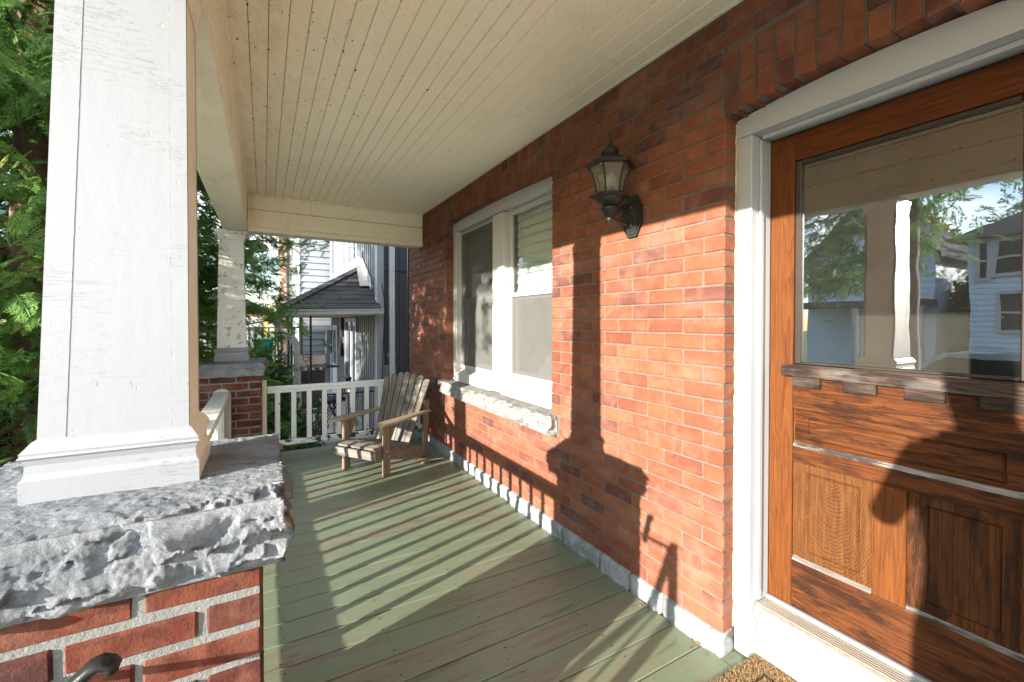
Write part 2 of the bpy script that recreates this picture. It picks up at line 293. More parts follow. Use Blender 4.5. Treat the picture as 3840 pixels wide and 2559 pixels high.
def m_mix_transparent(name, col, opaque, rough=0.8):
    m, nt, b = newmat(name); out = [n for n in nt.nodes if n.type == 'OUTPUT_MATERIAL'][0]
    nt.nodes.remove(b)
    d = nd(nt, 'ShaderNodeBsdfDiffuse', {'Color': rgb(col)}); t = nd(nt, 'ShaderNodeBsdfTransparent')
    f = mth(nt, 'ADD', opaque, mth(nt, 'MULTIPLY', mth(nt, 'SUBTRACT', nz(nt, pos(nt), 14, 4), 0.5), 0.25))
    x = nd(nt, 'ShaderNodeMixShader', {0: f, 1: t.outputs[0], 2: d.outputs[0]})
    nt.links.new(x.outputs[0], out.inputs['Surface']); return m
def m_glass(name, refl=0.1, tint=(0.9, 0.93, 0.92), wave=0.0, wscale=3.0, dust=0.0):
    m, nt, b = newmat(name); out = [n for n in nt.nodes if n.type == 'OUTPUT_MATERIAL'][0]
    nt.nodes.remove(b); p = pos(nt)
    g = nd(nt, 'ShaderNodeBsdfGlossy', {'Color': (0.93, 0.96, 1, 1), 'Roughness': 0.0}); t = nd(nt, 'ShaderNodeBsdfTransparent', {'Color': rgb(tint)})
    if wave:
        h = mth(nt, 'ADD', nz(nt, vmul(nt, p, (wscale, wscale, wscale*0.7)), 1.0, 2, 0.4), mth(nt, 'MULTIPLY', nz(nt, vmul(nt, p, (wscale*3, wscale*3, wscale*1.2)), 1.0, 1), 0.18))
        nt.links.new(bump(nt, None, h, wave), g.inputs['Normal'])
    fr = nd(nt, 'ShaderNodeFresnel', {'IOR': 1.5}).outputs[0]
    f = mth(nt, 'MULTIPLY', mth(nt, 'MINIMUM', mth(nt, 'ADD', mth(nt, 'MULTIPLY', fr, 1.6), refl), 1.0), mth(nt, 'SUBTRACT', 1.0, nd(nt, 'ShaderNodeNewGeometry').outputs['Backfacing']))
    x = nd(nt, 'ShaderNodeMixShader', {0: f, 1: t.outputs[0], 2: g.outputs[0]}).outputs[0]
    if dust:
        d = nd(nt, 'ShaderNodeBsdfDiffuse', {'Color': (0.5, 0.5, 0.48, 1)})
        k = mth(nt, 'ADD', mth(nt, 'MULTIPLY', ramp(nt, nz(nt, p, 90, 3, 0.7), [(0.68, 0.0), (0.78, 1.0)]), dust*4), mth(nt, 'MULTIPLY', nz(nt, p, 4, 3), dust))
        x = nd(nt, 'ShaderNodeMixShader', {0: k, 1: x, 2: d.outputs[0]}).outputs[0]
    nt.links.new(x, out.inputs['Surface']); return m
M['screen'] = m_mix_transparent('insect screen', (0.135, 0.137, 0.132), 0.55)
M['wglass'] = m_glass('window glass', 0.06)
M['dglass'] = m_glass('old wavy door glass', 0.19, (0.75, 0.78, 0.78), 0.00032, 6.0, 0.02)
M['hglass'] = m_glass('house window glass', 0.12, (0.3, 0.33, 0.35))

def m_leaf(name, dark, light, trans=0.35, tip=None):
    m, nt, b = newmat(name); out = [n for n in nt.nodes if n.type == 'OUTPUT_MATERIAL'][0]
    a = nd(nt, 'ShaderNodeAttribute', attribute_name='tint').outputs['Fac']
    c = ramp(nt, a, [(0.0, dark), (0.8, light), (1.0, tip or light)])
    nt.links.new(c, b.inputs['Base Color']); b.inputs['Roughness'].default_value = 0.55; b.inputs['Specular IOR Level'].default_value = 0.3
    t = nd(nt, 'ShaderNodeBsdfTranslucent', {'Color': c})
    x = nd(nt, 'ShaderNodeMixShader', {0: trans, 1: b.outputs[0], 2: t.outputs[0]})
    nt.links.new(x.outputs[0], out.inputs['Surface']); return m
M['cedar'] = m_leaf('cedar sprays', (0.06, 0.16, 0.05), (0.23, 0.40, 0.08), 0.55, (0.42, 0.36, 0.09))
M['shrub'] = m_leaf('shrub leaves', (0.022, 0.065, 0.022), (0.06, 0.14, 0.04), 0.3)
M['autumn'] = m_leaf('autumn leaves', (0.12, 0.13, 0.03), (0.35, 0.12, 0.03), 0.3, (0.42, 0.2, 0.04))
M['grassm'] = m_leaf('lawn blades', (0.05, 0.11, 0.02), (0.11, 0.21, 0.04), 0.3)
M['bark'] = m_plain('bark', (0.12, 0.075, 0.05), 0.9, 0, 0.4, 25, 0.012, 40)

# ------------------------------------------------------------------ mesh helpers
class MB:
    def __init__(s): s.v = []; s.f = []; s.rc = False
    def add(s, vs, fs):
        n = len(s.v); s.v += [tuple(v) for v in vs]; s.f += [tuple(i+n for i in f) for f in fs]; return s
    def box(s, x0, x1, y0, y1, z0, z1, ch=0.0, jit=0.0):
        x0, x1 = min(x0, x1), max(x0, x1); y0, y1 = min(y0, y1), max(y0, y1); z0, z1 = min(z0, z1), max(z0, z1)
        if ch <= 0:
            return s.add([(x, y, z) for x in (x0, x1) for y in (y0, y1) for z in (z0, z1)],
                         [(0, 1, 3, 2), (4, 6, 7, 5), (0, 4, 5, 1), (2, 3, 7, 6), (0, 2, 6, 4), (1, 5, 7, 3)])
        ch = min(ch, 0.45*min(x1-x0, y1-y0, z1-z0)); vs = []; idx = {}
        B = ((x0, x1), (y0, y1), (z0, z1))
        for c in [(i, j, k) for i in (0, 1) for j in (0, 1) for k in (0, 1)]:
            for a in range(3):
                p = [B[q][c[q]] for q in range(3)]
                for q in range(3):
                    if q != a: p[q] += ch if c[q] == 0 else -ch
                if jit: p = [t + R.uniform(-jit, jit) for t in p]
                idx[c, a] = len(vs); vs.append(p)
        fs = []
        for a in range(3):
            o1, o2 = [q for q in range(3) if q != a]
            for side in (0, 1):
                q = []
                for (i, j) in ((0, 0), (1, 0), (1, 1), (0, 1)):
                    c = [0, 0, 0]; c[a] = side; c[o1] = i; c[o2] = j; q.append(idx[tuple(c), a])
                flip = (side == 0) != (a == 1)
                fs.append(tuple(reversed(q)) if flip else tuple(q))
        for a in range(3):
            o1, o2 = [q for q in range(3) if q != a]
            for i in (0, 1):
                for j in (0, 1):
                    c0 = [0, 0, 0]; c1 = [0, 0, 0]; c1[a] = 1
                    for c in (c0, c1): c[o1] = i; c[o2] = j
                    q = [idx[tuple(c0), o1], idx[tuple(c1), o1], idx[tuple(c1), o2], idx[tuple(c0), o2]]
                    fs.append(s._orient(vs, q, B))
        for c in [(i, j, k) for i in (0, 1) for j in (0, 1) for k in (0, 1)]:
            fs.append(s._orient(vs, [idx[c, 0], idx[c, 1], idx[c, 2]], B))
        return s.add(vs, fs)
    @staticmethod
    def _orient(vs, q, B):
        cen = Vector([(b[0]+b[1])/2 for b in B]); P = [Vector(vs[i]) for i in q]
        n = (P[1]-P[0]).cross(P[2]-P[0]); m = sum(P, Vector())/len(P) - cen
        return tuple(q) if n.dot(m) > 0 else tuple(reversed(q))
    def prism(s, poly, axis, a, b):
        """closed outline poly (2D) extruded along axis from a to b"""
        def P(u, v, t): return {'X': (t, u, v), 'Y': (u, t, v), 'Z': (u, v, t)}[axis]
        s.rc = True; n = len(poly); vs = [P(u, v, a) for u, v in poly] + [P(u, v, b) for u, v in poly]
        fs = [tuple(range(n)), tuple(range(2*n-1, n-1, -1))] + [(i, i+n, (i+1) % n+n, (i+1) % n) for i in range(n)]
        return s.add(vs, fs)
    def tube(s, path, rad, n=8, cap=True):
        path = [Vector(p) for p in path]; rads = rad if isinstance(rad, (list, tuple)) else [rad]*len(path)
        base = len(s.v); up = Vector((0, 0, 1)); vs = []
        t0 = (path[1]-path[0]).normalized(); a = t0.orthogonal().normalized()
        for i, p in enumerate(path):
            t = ((path[min(i+1, len(path)-1)]-path[max(i-1, 0)])).normalized()
            a = (a - t*a.dot(t)).normalized(); b = t.cross(a)
            vs += [p + (a*math.cos(2*math.pi*k/n)+b*math.sin(2*math.pi*k/n))*rads[i] for k in range(n)]
        fs = [(i*n+k, i*n+(k+1) % n, (i+1)*n+(k+1) % n, (i+1)*n+k) for i in range(len(path)-1) for k in range(n)]
        if cap: fs += [tuple(range(n-1, -1, -1)), tuple((len(path)-1)*n+k for k in range(n))]
        return s.add(vs, fs)
    def lathe(s, prof, c, n=16, rot=0.0, cap=True):
        """prof: list of (radius, z)"""
        vs = [(c[0]+r*math.cos(rot+2*math.pi*k/n), c[1]+r*math.sin(rot+2*math.pi*k/n), c[2]+z) for r, z in prof for k in range(n)]
        fs = [(i*n+k, i*n+(k+1) % n, (i+1)*n+(k+1) % n, (i+1)*n+k) for i in range(len(prof)-1) for k in range(n)]
        up = prof[-1][1] > prof[0][1]
        if not up: fs = [tuple(reversed(f)) for f in fs]
        if cap:
            a = tuple(range(n-1, -1, -1)); b = tuple((len(prof)-1)*n+k for k in range(n))
            fs += [a, b] if up else [tuple(reversed(a)), tuple(reversed(b))]
        return s.add(vs, fs)
    def lattice(s, lo, hi, n, fn):
        """box surface on an integer lattice, moved point by point by fn(p, unit) -> p"""
        idx = {}; vs = []; fs = []
        def V(i, j, k):
            if (i, j, k) not in idx:
                u = (i/n[0], j/n[1], k/n[2]); idx[i, j, k] = len(vs)
                vs.append(fn(Vector([lo[q]+(hi[q]-lo[q])*u[q] for q in range(3)]), u))
            return idx[i, j, k]
        for a in range(3):
            b, c = (a+1) % 3, (a+2) % 3
            for side in (0, n[a]):
                for i in range(n[b]):
                    for j in range(n[c]):
                        q = []
                        for di, dj in ((0, 0), (1, 0), (1, 1), (0, 1)):
                            t = [0, 0, 0]; t[a] = side; t[b] = i+di; t[c] = j+dj; q.append(V(*t))
                        fs.append(tuple(q) if side else tuple(reversed(q)))
        return s.add(vs, fs)
    def mesh(s, name, smooth=False):
        me = bpy.data.meshes.new(name); me.from_pydata(s.v, [], s.f); me.update()
        if s.rc:
            bm = bmesh.new(); bm.from_mesh(me); bmesh.ops.recalc_face_normals(bm, faces=bm.faces); bm.to_mesh(me); bm.free()
        if smooth: me.polygons.foreach_set('use_smooth', [True]*len(me.polygons))
        return me
    def build(s, name, mat, parent=None, smooth=False, kind=None, label=None):
        return place(name, s.mesh(name, smooth), mat, parent, None, kind, label)

LOC = {}
def place(name, me, mat=None, parent=None, mw=None, kind=None, label=None):
    """mesh in world place (or at matrix mw), hung under parent without moving"""
    if mat is not None and not me.materials: me.materials.append(mat)
    o = bpy.data.objects.new(name, me); C.objects.link(o)
    if mw is not None: o.matrix_basis = mw
    if parent is not None:
        o.parent = parent; root = LOC.get(parent.name, Matrix())
        o.matrix_parent_inverse = root.inverted()
        LOC[o.name] = mw.copy() if mw is not None else Matrix()
    else: LOC[o.name] = mw.copy() if mw is not None else Matrix()
    if kind: o['kind'] = kind
    if label: o['label'] = label
    return o
def thing(name, label, cat, loc=(0, 0, 0), group=None):
    o = bpy.data.objects.new(name, None); C.objects.link(o); o.location = loc; o.empty_display_size = 0.1
    LOC[o.name] = Matrix.Translation(loc)
    o['label'] = label; o['category'] = cat
    if group: o['group'] = group
    return o
def tag(o, label, cat, group=None):
    o['label'] = label; o['category'] = cat
    if group: o['group'] = group
    return o
def T(x, y, z): return Matrix.Translation((x, y, z))
_bc = {}
def boardmesh(L, w, t, ch=0.003, key=''):
    k = (round(L, 4), round(w, 4), round(t, 4), ch, key)
    if k not in _bc: _bc[k] = MB().box(-L/2, L/2, -w/2, w/2, -t/2, t/2, ch).mesh('board')
    return _bc[k]
def frame(o, x, y, z=None):
    """matrix with origin o, local X along x, local Y close to y"""
    x = Vector(x).normalized(); z = x.cross(Vector(y)).normalized(); y = z.cross(x)
    return Matrix(((x.x, y.x, z.x, o[0]), (x.y, y.y, z.y, o[1]), (x.z, y.z, z.z, o[2]), (0, 0, 0, 1)))
def facets(p, s, amp, seed=0.0):
    """chipped rock relief: every cell a tilted facet"""
    q = p*s + Vector((seed, seed*1.7, seed*0.3))
    d, pts = noise.voronoi(q); h = 9.0
    for c in pts:
        k = noise.cell(c*7.31+Vector((.5, .5, .5)))*0.5 + (q-c).dot(Vector((noise.cell(c*3.1+Vector((9.2, 0, 0))), noise.cell(c*3.1+Vector((0, 9.7, 0))), noise.cell(c*3.1+Vector((0, 0, 9.9)))))-Vector((.5, .5, .5)))*1.7
        h = min(h, k)
    return amp*(h+0.2)

# ------------------------------------------------------------------ ground and street
MB().box(-120, 120, -120, 120, -1.3, -0.95).build('ground', m_plain('lawn soil', (0.12, 0.155, 0.06), 0.95, 0, 0.5, 3, 0.02, 30), kind='structure')
MB().box(-10.5, -5.2, -110, 110, -0.94, -0.90, 0.01).build('road', m_plain('asphalt', (0.055, 0.055, 0.058), 0.9, 0, 0.25, 12, 0.004, 90), kind='structure')
MB().box(-4.4, -3.2, -110, 110, -0.945, -0.86, 0.01).build('pavement', m_plain('concrete walk', (0.48, 0.46, 0.42), 0.9, 0, 0.15, 6, 0.003, 60), kind='structure')
MB().box(-3.2, 12, 5.75, 8.3, -0.945, -0.925).build('driveway', m_plain('driveway concrete', (0.45, 0.44, 0.41), 0.9, 0, 0.2, 5, 0.003, 60), kind='structure')

MB().box(-4.4, -0.48, -9, 1.75, -0.945, -0.915, 0.004).build('bounce_slab', m_plain('pale bounce concrete', (0.56, 0.54, 0.49), 0.9, 0, 0.1, 4, 0.002, 50), kind='structure')  # unseen pale yard, added to bounce light up to the porch ceiling

# ------------------------------------------------------------------ brick house
house = thing('brick_house', 'red brick house front with stone sill window, oak door and pale stone footing', 'house', (W, 2.0, 0))
YE, YS = 5.50, -1.6
DY0, DY1 = 0.163, 1.097          # door opening
WY0, WY1 = 2.31, 4.18            # window opening
def arc(y, y0, y1, z0, z1, rise):
    t = (y-y0)/(y1-y0); return z0+(z1-z0)*t + rise*4*t*(1-t)
darc = lambda y: arc(y, DY0, DY1, 2.187, 2.187, 0.036)
warc = lambda y: arc(y, WY0, WY1, 2.342, 2.362, 0.022)
ZT = 2.66
wall = MB()
mx = W+0.0045
e_ = 0.0045
wall.box(mx, mx+0.22, WY1+e_, YE-0.004, 0.02, ZT)
wall.box(mx, mx+0.22, DY1+e_, WY0-e_, 0.02, ZT)
wall.box(mx, mx+0.22, YS, DY0-e_, 0.02, ZT)
wall.box(mx, mx+0.22, WY0-e_+.0005, WY1+e_-.0005, 0.02, 0.70)
for (a, b, fn) in ((WY0, WY1, warc), (DY0, DY1, darc)):
    ys = [a+(b-a)*i/14 for i in range(15)]
    wall.prism([(y, fn(y)+0.004) for y in ys]+[(b, ZT), (a, ZT)], 'X', mx, mx+0.22)
wallo = wall.build('wall', M['mortar'], house)
# upper storey above the porch roof, so the roof has something to lean on
MB().box(W+0.03, W+8, YS-3, YE-0.05, 2.70, 6.2).build('upper_wall', M['brick'], house)
MB().box(W+0.24, W+8, YE-0.20, YE-0.004, -0.95, 2.70).build('side_wall', M['brick'], house)

CH, BL = 0.0680, 0.2047
bricks = []      # (y0, y1, z0, z1)
rows = int((2.606-0.088)/CH)+1
for i in range(rows):
    z0 = 0.0885+i*CH; z1 = z0+CH-0.0075
    off = 1.0965-BL*0.5*(i % 2) - BL*12
    y = off
    while y < YE:
        a, b = y, y+BL-0.0075; y += BL
        a, b = max(a, YS), min(b, YE-0.002)
        segs = [(a, b)]
        zm = (z0+z1)/2
        def cut(segs, c0, c1, ep):
            o = []
            for s0, s1 in segs:
                if s1 <= c0 or s0 >= c1: o.append((s0, s1))
                else:
                    if s0 < c0-0.004: o.append((s0, c0-ep))
                    if s1 > c1+0.004: o.append((c1+ep, s1))
            return o
        if zm < 2.447: segs = cut(segs, DY0-(0.015 if zm > 2.19 else 0), DY1+(0.015 if zm > 2.19 else 0), 0.007 if zm > 2.19 else 0)
        if 0.64 < zm: segs = cut(segs, 2.236 if zm < 0.768 else WY0-(0.05 if zm > 2.34 else 0), 4.27 if zm < 0.768 else WY1+(0.05 if zm > 2.36 else 0), 0.007 if zm > 2.34 or zm < .768 else 0)
        for s0, s1 in segs:
            if s1-s0 > 0.025: bricks.append((s0+R.uniform(-.002, .002), s1+R.uniform(-.002, .002), z0+R.uniform(-.001, .001), min(z1+R.uniform(-.001, .001), 2.62)))
def bscore(y0, y1, z0, z1, x=W):
    a = proj((x, y0, z0)); b = proj((x, y1, z1))
    if not a or not b: return -1
    u, v = (a[0]+b[0])/2, (a[1]+b[1])/2
    inside = -30 < u < 3870 and -30 < v < 2590
    return abs(a[0]-b[0])*abs(a[1]-b[1]) if inside else -1
vouss = []       # arch bricks as outlines (y, z) lists
def arch(y0, y1, fn, ztop, step, lean):
    n = int(round((y1-y0)/step)); w = (y1-y0)/n
    for k in range(n):
        a, b = y0+k*w+0.004, y0+(k+1)*w-0.004; yc = (a+b)/2; t = (yc-(y0+y1)/2)/((y1-y0)/2)
        zb = fn(min(max(yc, y0+0.01), y1-0.01)); tilt = lean*t
        def sl(z): return tilt*(z-zb)
        zj = zb+(0.092 if k % 2 == 0 else 0.165); zj = min(zj, ztop-0.05)
        st = 0.010*t
        for (c, d) in ((zb, zj-0.004), (zj+0.004, ztop)):
            vouss.append([(a+sl(c), c-(st if c == zb else 0)), (b+sl(c), c+(st if c == zb else 0)), (b+sl(d), d), (a+sl(d), d)])
arch(DY0-0.012, DY1+0.012, darc, 2.4475, 0.0705, 0.02)
arch(WY0-0.045, WY1+0.045, warc, 2.612, 0.072, 0.05)
DEP = 0.085
allb = [('b', b, bscore(*b)) for b in bricks] + [('v', v, bscore(min(p[0] for p in v), max(p[0] for p in v), min(p[1] for p in v), max(p[1] for p in v))) for v in vouss]
allb.sort(key=lambda t: -t[2])
_bm = {}
def brickmesh(L, h, var):
    k = (round(L, 3), round(h, 3), var)
    if k not in _bm: _bm[k] = MB().box(-DEP/2, DEP/2, -L/2, L/2, -h/2, h/2, 0.0045, 0.0011).mesh('brick')
    return _bm[k]
rest = MB()
def vprism(m, v, x0):
    # arch brick with a small bevel on its face
    c = (sum(p[0] for p in v)/4, sum(p[1] for p in v)/4); e = 0.0035
    inn = [(p[0]+(e if p[0] < c[0] else -e), p[1]+(e if p[1] < c[1] else -e)) for p in v]
    vs = [(x0+DEP, p[0], p[1]) for p in v]+[(x0+0.003, p[0], p[1]) for p in v]+[(x0, p[0], p[1]) for p in inn]
    fs = [(3, 2, 1, 0), (8, 9, 10, 11)]
    for i in range(4):
        j = (i+1) % 4; fs += [(i, j, j+4, i+4), (i+4, j+4, j+8, i+8)]
    m.rc = True; m.add(vs, fs)
for rank, (k, g, s) in enumerate(allb):
    jx = R.uniform(-0.0012, 0.0012)
    single = rank < 300 and s > 0
    if k == 'b':
        y0, y1, z0, z1 = g
        if single:
            place('brick', brickmesh(round((y1-y0)/0.004)*0.004, round((z1-z0)/0.002)*0.002, R.randrange(3)), M['brick'], wallo, T(W+DEP/2+jx, (y0+y1)/2, (z0+z1)/2))
        else: rest.box(W+jx, W+DEP, y0, y1, z0, z1, 0.004)
    else:
        if single:
            m = MB(); vprism(m, g, W-0.001+jx); m.build('brick', M['brick'], wallo)
        else: vprism(rest, g, W-0.001+jx)
rest.build('bricks', M['brick'], wallo, kind='stuff')

# foundation stones under the bricks
y = DY1-0.001; k = 0
while y < YE:
    L = R.uniform(0.20, 0.40); e = min(y+L-0.012, YE)
    sd = R.random()*40
    def fs_(p, u, sd=sd):
        q = p+Vector((sd, 0, 0)); out = 0.016*noise.noise(q*9)+0.012*noise.noise(q*23)
        x = p.x - (out if u[0] < 0.5 else 0)
        tp = 0.008*noise.noise(q*12) if u[2] > .9 else 0
        return (x, p.y+0.01*noise.noise(q*15), p.z+tp)
    MB().lattice((W-0.022, y, -0.03), (W+0.10, e, 0.086), (3, max(6, int(L/0.022)), 6), fs_).build('foundation_stone', M['found'], house, smooth=True)
    y = e+0.012
MB().box(W+0.006, W+0.09, DY1+0.002, YE-0.02, -0.06, 0.080).build('foundation_mortar', M['mortar'], house)

# rough stone sill
def fsill(p, u):
    x, y_, z = p
    d = 0.020*noise.noise(p*14)+0.012*noise.noise(p*37)+facets(p, 16, 0.018)
    if u[0] < 0.2: x -= d*(0.6 if u[2] > 0.85 else 1.0)
    if u[1] in (0, 1): y_ += (0.5*d if u[1] else -0.5*d)
    if u[2] < 0.15: z += 0.4*d
    if u[2] == 1: z += -0.010*(1-u[0])+0.002*noise.noise(p*40)
    return (x, y_, z)
MB().lattice((W-0.058, 2.236, 0.640), (W+0.09, 4.30, 0.768), (8, 110, 9), fsill).build('window_sill_stone', M['sill'], house, smooth=False)

# ------------------------------------------------------------------ sash window (part of the house)
win = place('window', MB().box(W+0.128, W+0.150, WY0+0.01, WY1-0.01, 0.80, 2.30).mesh('x'), M['trim'], house)
win.data = bpy.data.meshes.new('window_frame')
fx = 1.692
m = MB()
def arctop(m, y0, y1, zb, x0, x1, fn, d=0.004):
    ys = [y0+(y1-y0)*i/16 for i in range(17)]
    m.prism([(y0, zb), (y1, zb)]+[(y, fn(y)-d) for y in reversed(ys)], 'X', x0, x1)
m.box(fx, 1.80, 4.095, WY1-0.004, 0.772, 2.275, 0.004)
m.box(fx, 1.80, 3.106, 3.296, 0.774, 2.262, 0.004)
m.box(fx, 1.80, WY0+0.004, 2.395, 0.772, 2.262, 0.004)
arctop(m, WY0+0.004, WY1-0.004, 2.268, fx-0.004, 1.80, warc)
m.rc = True
me = m.mesh('window_frame'); me.materials.append(M['trim']); win.data = me; win.name = 'window'
for (a, b) in ((3.298, 4.093), (2.397, 3.104)):
    sm = MB(); sm.prism([(1.668, 0.772), (1.668, 0.858), (1.752, 0.892), (1.80, 0.892), (1.80, 0.772)], 'Y', a, b)
    # prism along Y takes (x, z)
    sm.build('wood_sill', M['trim'], win)
    ztop = 2.266
    fr = MB(); x0, x1 = 1.744, 1.772
    fr.box(x0, x1, a, a+0.042, 0.893, ztop, 0.002).box(x0, x1, b-0.042, b, 0.893, ztop, 0.002)
    fr.box(x0+.001, x1-.001, a+0.043, b-0.043, ztop-0.045, ztop-.001, 0.002).box(x0+.001, x1-.001, a+0.043, b-0.043, 0.894, 0.945, 0.002)
    fr.box(x0-0.006, x1-.002, a+0.043, b-0.043, 1.562, 1.590, 0.002)
    fr.build('sash', M['trim'], win)
    lo_ = MB(); xx = 1.776
    lo_.box(xx, xx+0.024, a+0.055, a+0.09, 0.915, 1.60, 0.002).box(xx, xx+0.024, b-0.09, b-0.055, 0.915, 1.60, 0.002).box(xx+.001, xx+0.023, a+0.091, b-0.091, 0.916, 0.965, 0.002).box(xx+.001, xx+0.023, a+0.091, b-0.091, 1.54, 1.598, 0.002)
    lo_.build('lower_sash', M['trim'], win)
    MB().box(1.786, 1.789, a+0.09, b-0.09, 0.96, 1.55).build('pane', M['wglass'], win)
    MB().box(1.762, 1.765, a+0.042, b-0.042, 1.59, ztop-0.044).build('pane', M['wglass'], win)
    if a > 3.2: MB().box(1.7355, 1.737, a+0.030, b-0.030, 0.930, ztop-0.03).build('insect_screen', M['screen'], win)
    else: MB().box(1.755, 1.7565, a+0.042, b-0.042, 0.944, 1.563).build('insect_screen', M['screen'], win)
# room behind, seen only dimly
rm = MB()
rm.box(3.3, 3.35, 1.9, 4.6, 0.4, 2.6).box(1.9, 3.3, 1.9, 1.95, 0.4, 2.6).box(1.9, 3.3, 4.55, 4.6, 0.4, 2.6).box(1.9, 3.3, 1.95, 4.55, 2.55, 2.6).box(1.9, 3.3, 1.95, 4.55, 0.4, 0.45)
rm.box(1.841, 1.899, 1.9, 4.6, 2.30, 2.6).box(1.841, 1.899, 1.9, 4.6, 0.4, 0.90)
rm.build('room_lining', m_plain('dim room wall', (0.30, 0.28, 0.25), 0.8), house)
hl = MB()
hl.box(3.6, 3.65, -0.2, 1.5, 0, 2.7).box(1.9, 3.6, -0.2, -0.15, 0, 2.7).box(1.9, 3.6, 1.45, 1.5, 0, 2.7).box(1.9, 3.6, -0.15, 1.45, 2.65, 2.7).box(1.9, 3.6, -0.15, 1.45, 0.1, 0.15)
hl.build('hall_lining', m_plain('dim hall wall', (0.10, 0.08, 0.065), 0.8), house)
# blind with separate slats
blind = thing('window_blind', 'pale horizontal slatted blind half lowered behind the right window pane', 'blind', (1.815, 2.75, 2.25))
slm = boardmesh(0.64, 0.080, 0.003, 0.001, 'slat')
for i in range(9):
    z = 2.225-i*0.073
    place('slat', slm, m_plain('blind slat', (0.56, 0.60, 0.55), 0.6, 0, 0.04) if i == 0 else None, blind, frame((1.815, 2.75, z), (0, 1, 0), (-0.22, 0, -1)))
MB().box(1.80, 1.835, 2.43, 3.07, 1.575, 1.597, 0.003).build('bottom_rail', slm.materials[0], blind)
MB().tube([(1.80, 3.0, 2.25), (1.80, 3.0, 1.45)], 0.0025, 6).build('cord', M['trim'], blind)
tw = thing('rolled_towel', 'pale rolled towel lying inside on the right window ledge', 'towel', (1.87, 2.60, 0.96))
tm = m_plain('towel', (0.50, 0.48, 0.43), 0.95, 0, 0.2, 30, 0.006, 90)
MB().lattice((1.83, 2.44, 0.93), (1.97, 2.80, 1.02), (8, 14, 6), lambda p, u: tuple(p+Vector((0, 0, 0.02*math.sin(math.pi*u[0])+0.006*noise.noise(p*18))))).build('fold', tm, tw, True)
MB().lattice((1.84, 2.46, 1.022), (1.95, 2.72, 1.09), (8, 14, 6), lambda p, u: tuple(p+Vector((0, 0, (0.03*math.sin(math.pi*u[0]) if u[2] > .5 else 0)+0.006*noise.noise(p*18))))).build('fold', tm, tw, True)
MB().box(1.842, 1.99, 2.32, 4.17, 0.902, 0.928, 0.003).build('inner_ledge', M['trim'], house)

# ------------------------------------------------------------------ door (part of the house)
door = place('front_door', MB().box(1.832, 1.86, 0.232, 1.028, 0.235, 1.18).mesh('door_core'), M['dvp'], house)
def dbox(name, mat, y0, y1, z0, z1, x0=1.82, x1=1.862, ch=0.002):
    return MB().box(x0, x1, y0, y1, z0, z1, ch).build(name, M[mat], door)
dbox('stile', 'dv', 0.938, 1.0285, 0.2325, 2.103)
dbox('stile', 'dv', 0.2315, 0.322, 0.2325, 2.103)
dbox('top_rail', 'dht', 0.3225, 0.9375, 1.996, 2.103)
dbox('lock_rail', 'dh', 0.3225, 0.9375, 1.0195, 1.188)
dbox('middle_rail', 'dh', 0.3225, 0.9375, 0.809, 0.871)
dbox('bottom_rail', 'dh', 0.3225, 0.9375, 0.2325, 0.4195)
dbox('muntin', 'dv', 0.5845, 0.6765, 0.4200, 0.8085)
lm = MB(); lm.prism([(1.788, 1.150), (1.786, 1.176), (1.794, 1.186), (1.822, 1.194), (1.8215, 1.150)], 'Y', 0.293, 0.967); lm.build('ledge', M['ddk'], door)
for i in range(4):
    y = 0.884-i*0.1722
    MB().box(1.803, 1.8195, y-0.049, y+0.049, 1.110, 1.1485, 0.002).build('dentil', M['ddent'], door)
def panel(y0, y1, z0, z1, fy0, fy1, fz0, fz1, mat):
    m = MB(); a, b = 1.834, 1.8255
    o = [(y0, z0), (y1, z0), (y1, z1), (y0, z1)]; e1 = [(fy0, fz0), (fy1, fz0), (fy1, fz1), (fy0, fz1)]
    s_ = 0.004; e2 = [(fy0+s_, fz0+s_), (fy1-s_, fz0+s_), (fy1-s_, fz1-s_), (fy0+s_, fz1-s_)]
    g = [(fy0-.004, fz0-.004), (fy1+.004, fz0-.004), (fy1+.004, fz1+.004), (fy0-.004, fz1+.004)]
    vs = [(1.829, *p) for p in o]+[(1.826, *p) for p in g]+[(1.8305, *p) for p in e1]+[(1.825, *p) for p in e2]
    fs = [(12, 13, 14, 15)]
    for r in range(3):
        for i in range(4):
            j = (i+1) % 4; fs.append((r*4+i, r*4+j, r*4+j+4, r*4+i+4))
    m.add(vs, fs); return m.build('panel', M[mat], door)
panel(0.328, 0.932, 0.871, 1.0195, 0.370, 0.882, 0.905, 0.986, 'dh')
panel(0.677, 0.922, 0.4195, 0.809, 0.716, 0.882, 0.472, 0.773, 'dvp')
panel(0.338, 0.584, 0.4195, 0.809, 0.376, 0.533, 0.472, 0.776, 'dvp2')
for (y0, y1, z, d) in ((0.324, 0.936, 0.8715, 0.018), (0.677, 0.936, 0.4200, 0.016), (0.324, 0.584, 0.4200, 0.016)):
    m = MB(); m.prism([(1.8195, z-0.001), (1.829, z+d), (1.832, z+d), (1.832, z-0.001)], 'Y', y0, y1); m.build('grey_moulding', M['dgrey'], door)
fm = MB()
for (a, b, c, d) in ((0.9155, 0.9375, 1.1955, 1.9955), (0.3225, 0.3445, 1.1955, 1.9955)): fm.box(1.826, 1.852, a, b, c, d, 0.004)
fm.box(1.8265, 1.852, 0.345, 0.915, 1.9775, 1.9955, 0.004).box(1.8265, 1.852, 0.345, 0.915, 1.1955, 1.206, 0.003)
fm.build('glazing_bead', m_plain('black glazing bead', (0.022, 0.014, 0.010), 0.5, 0, 0.3), door)
MB().box(1.840, 1.844, 0.3446, 0.9154, 1.2058, 1.9777).build('pane', M['dglass'], door)

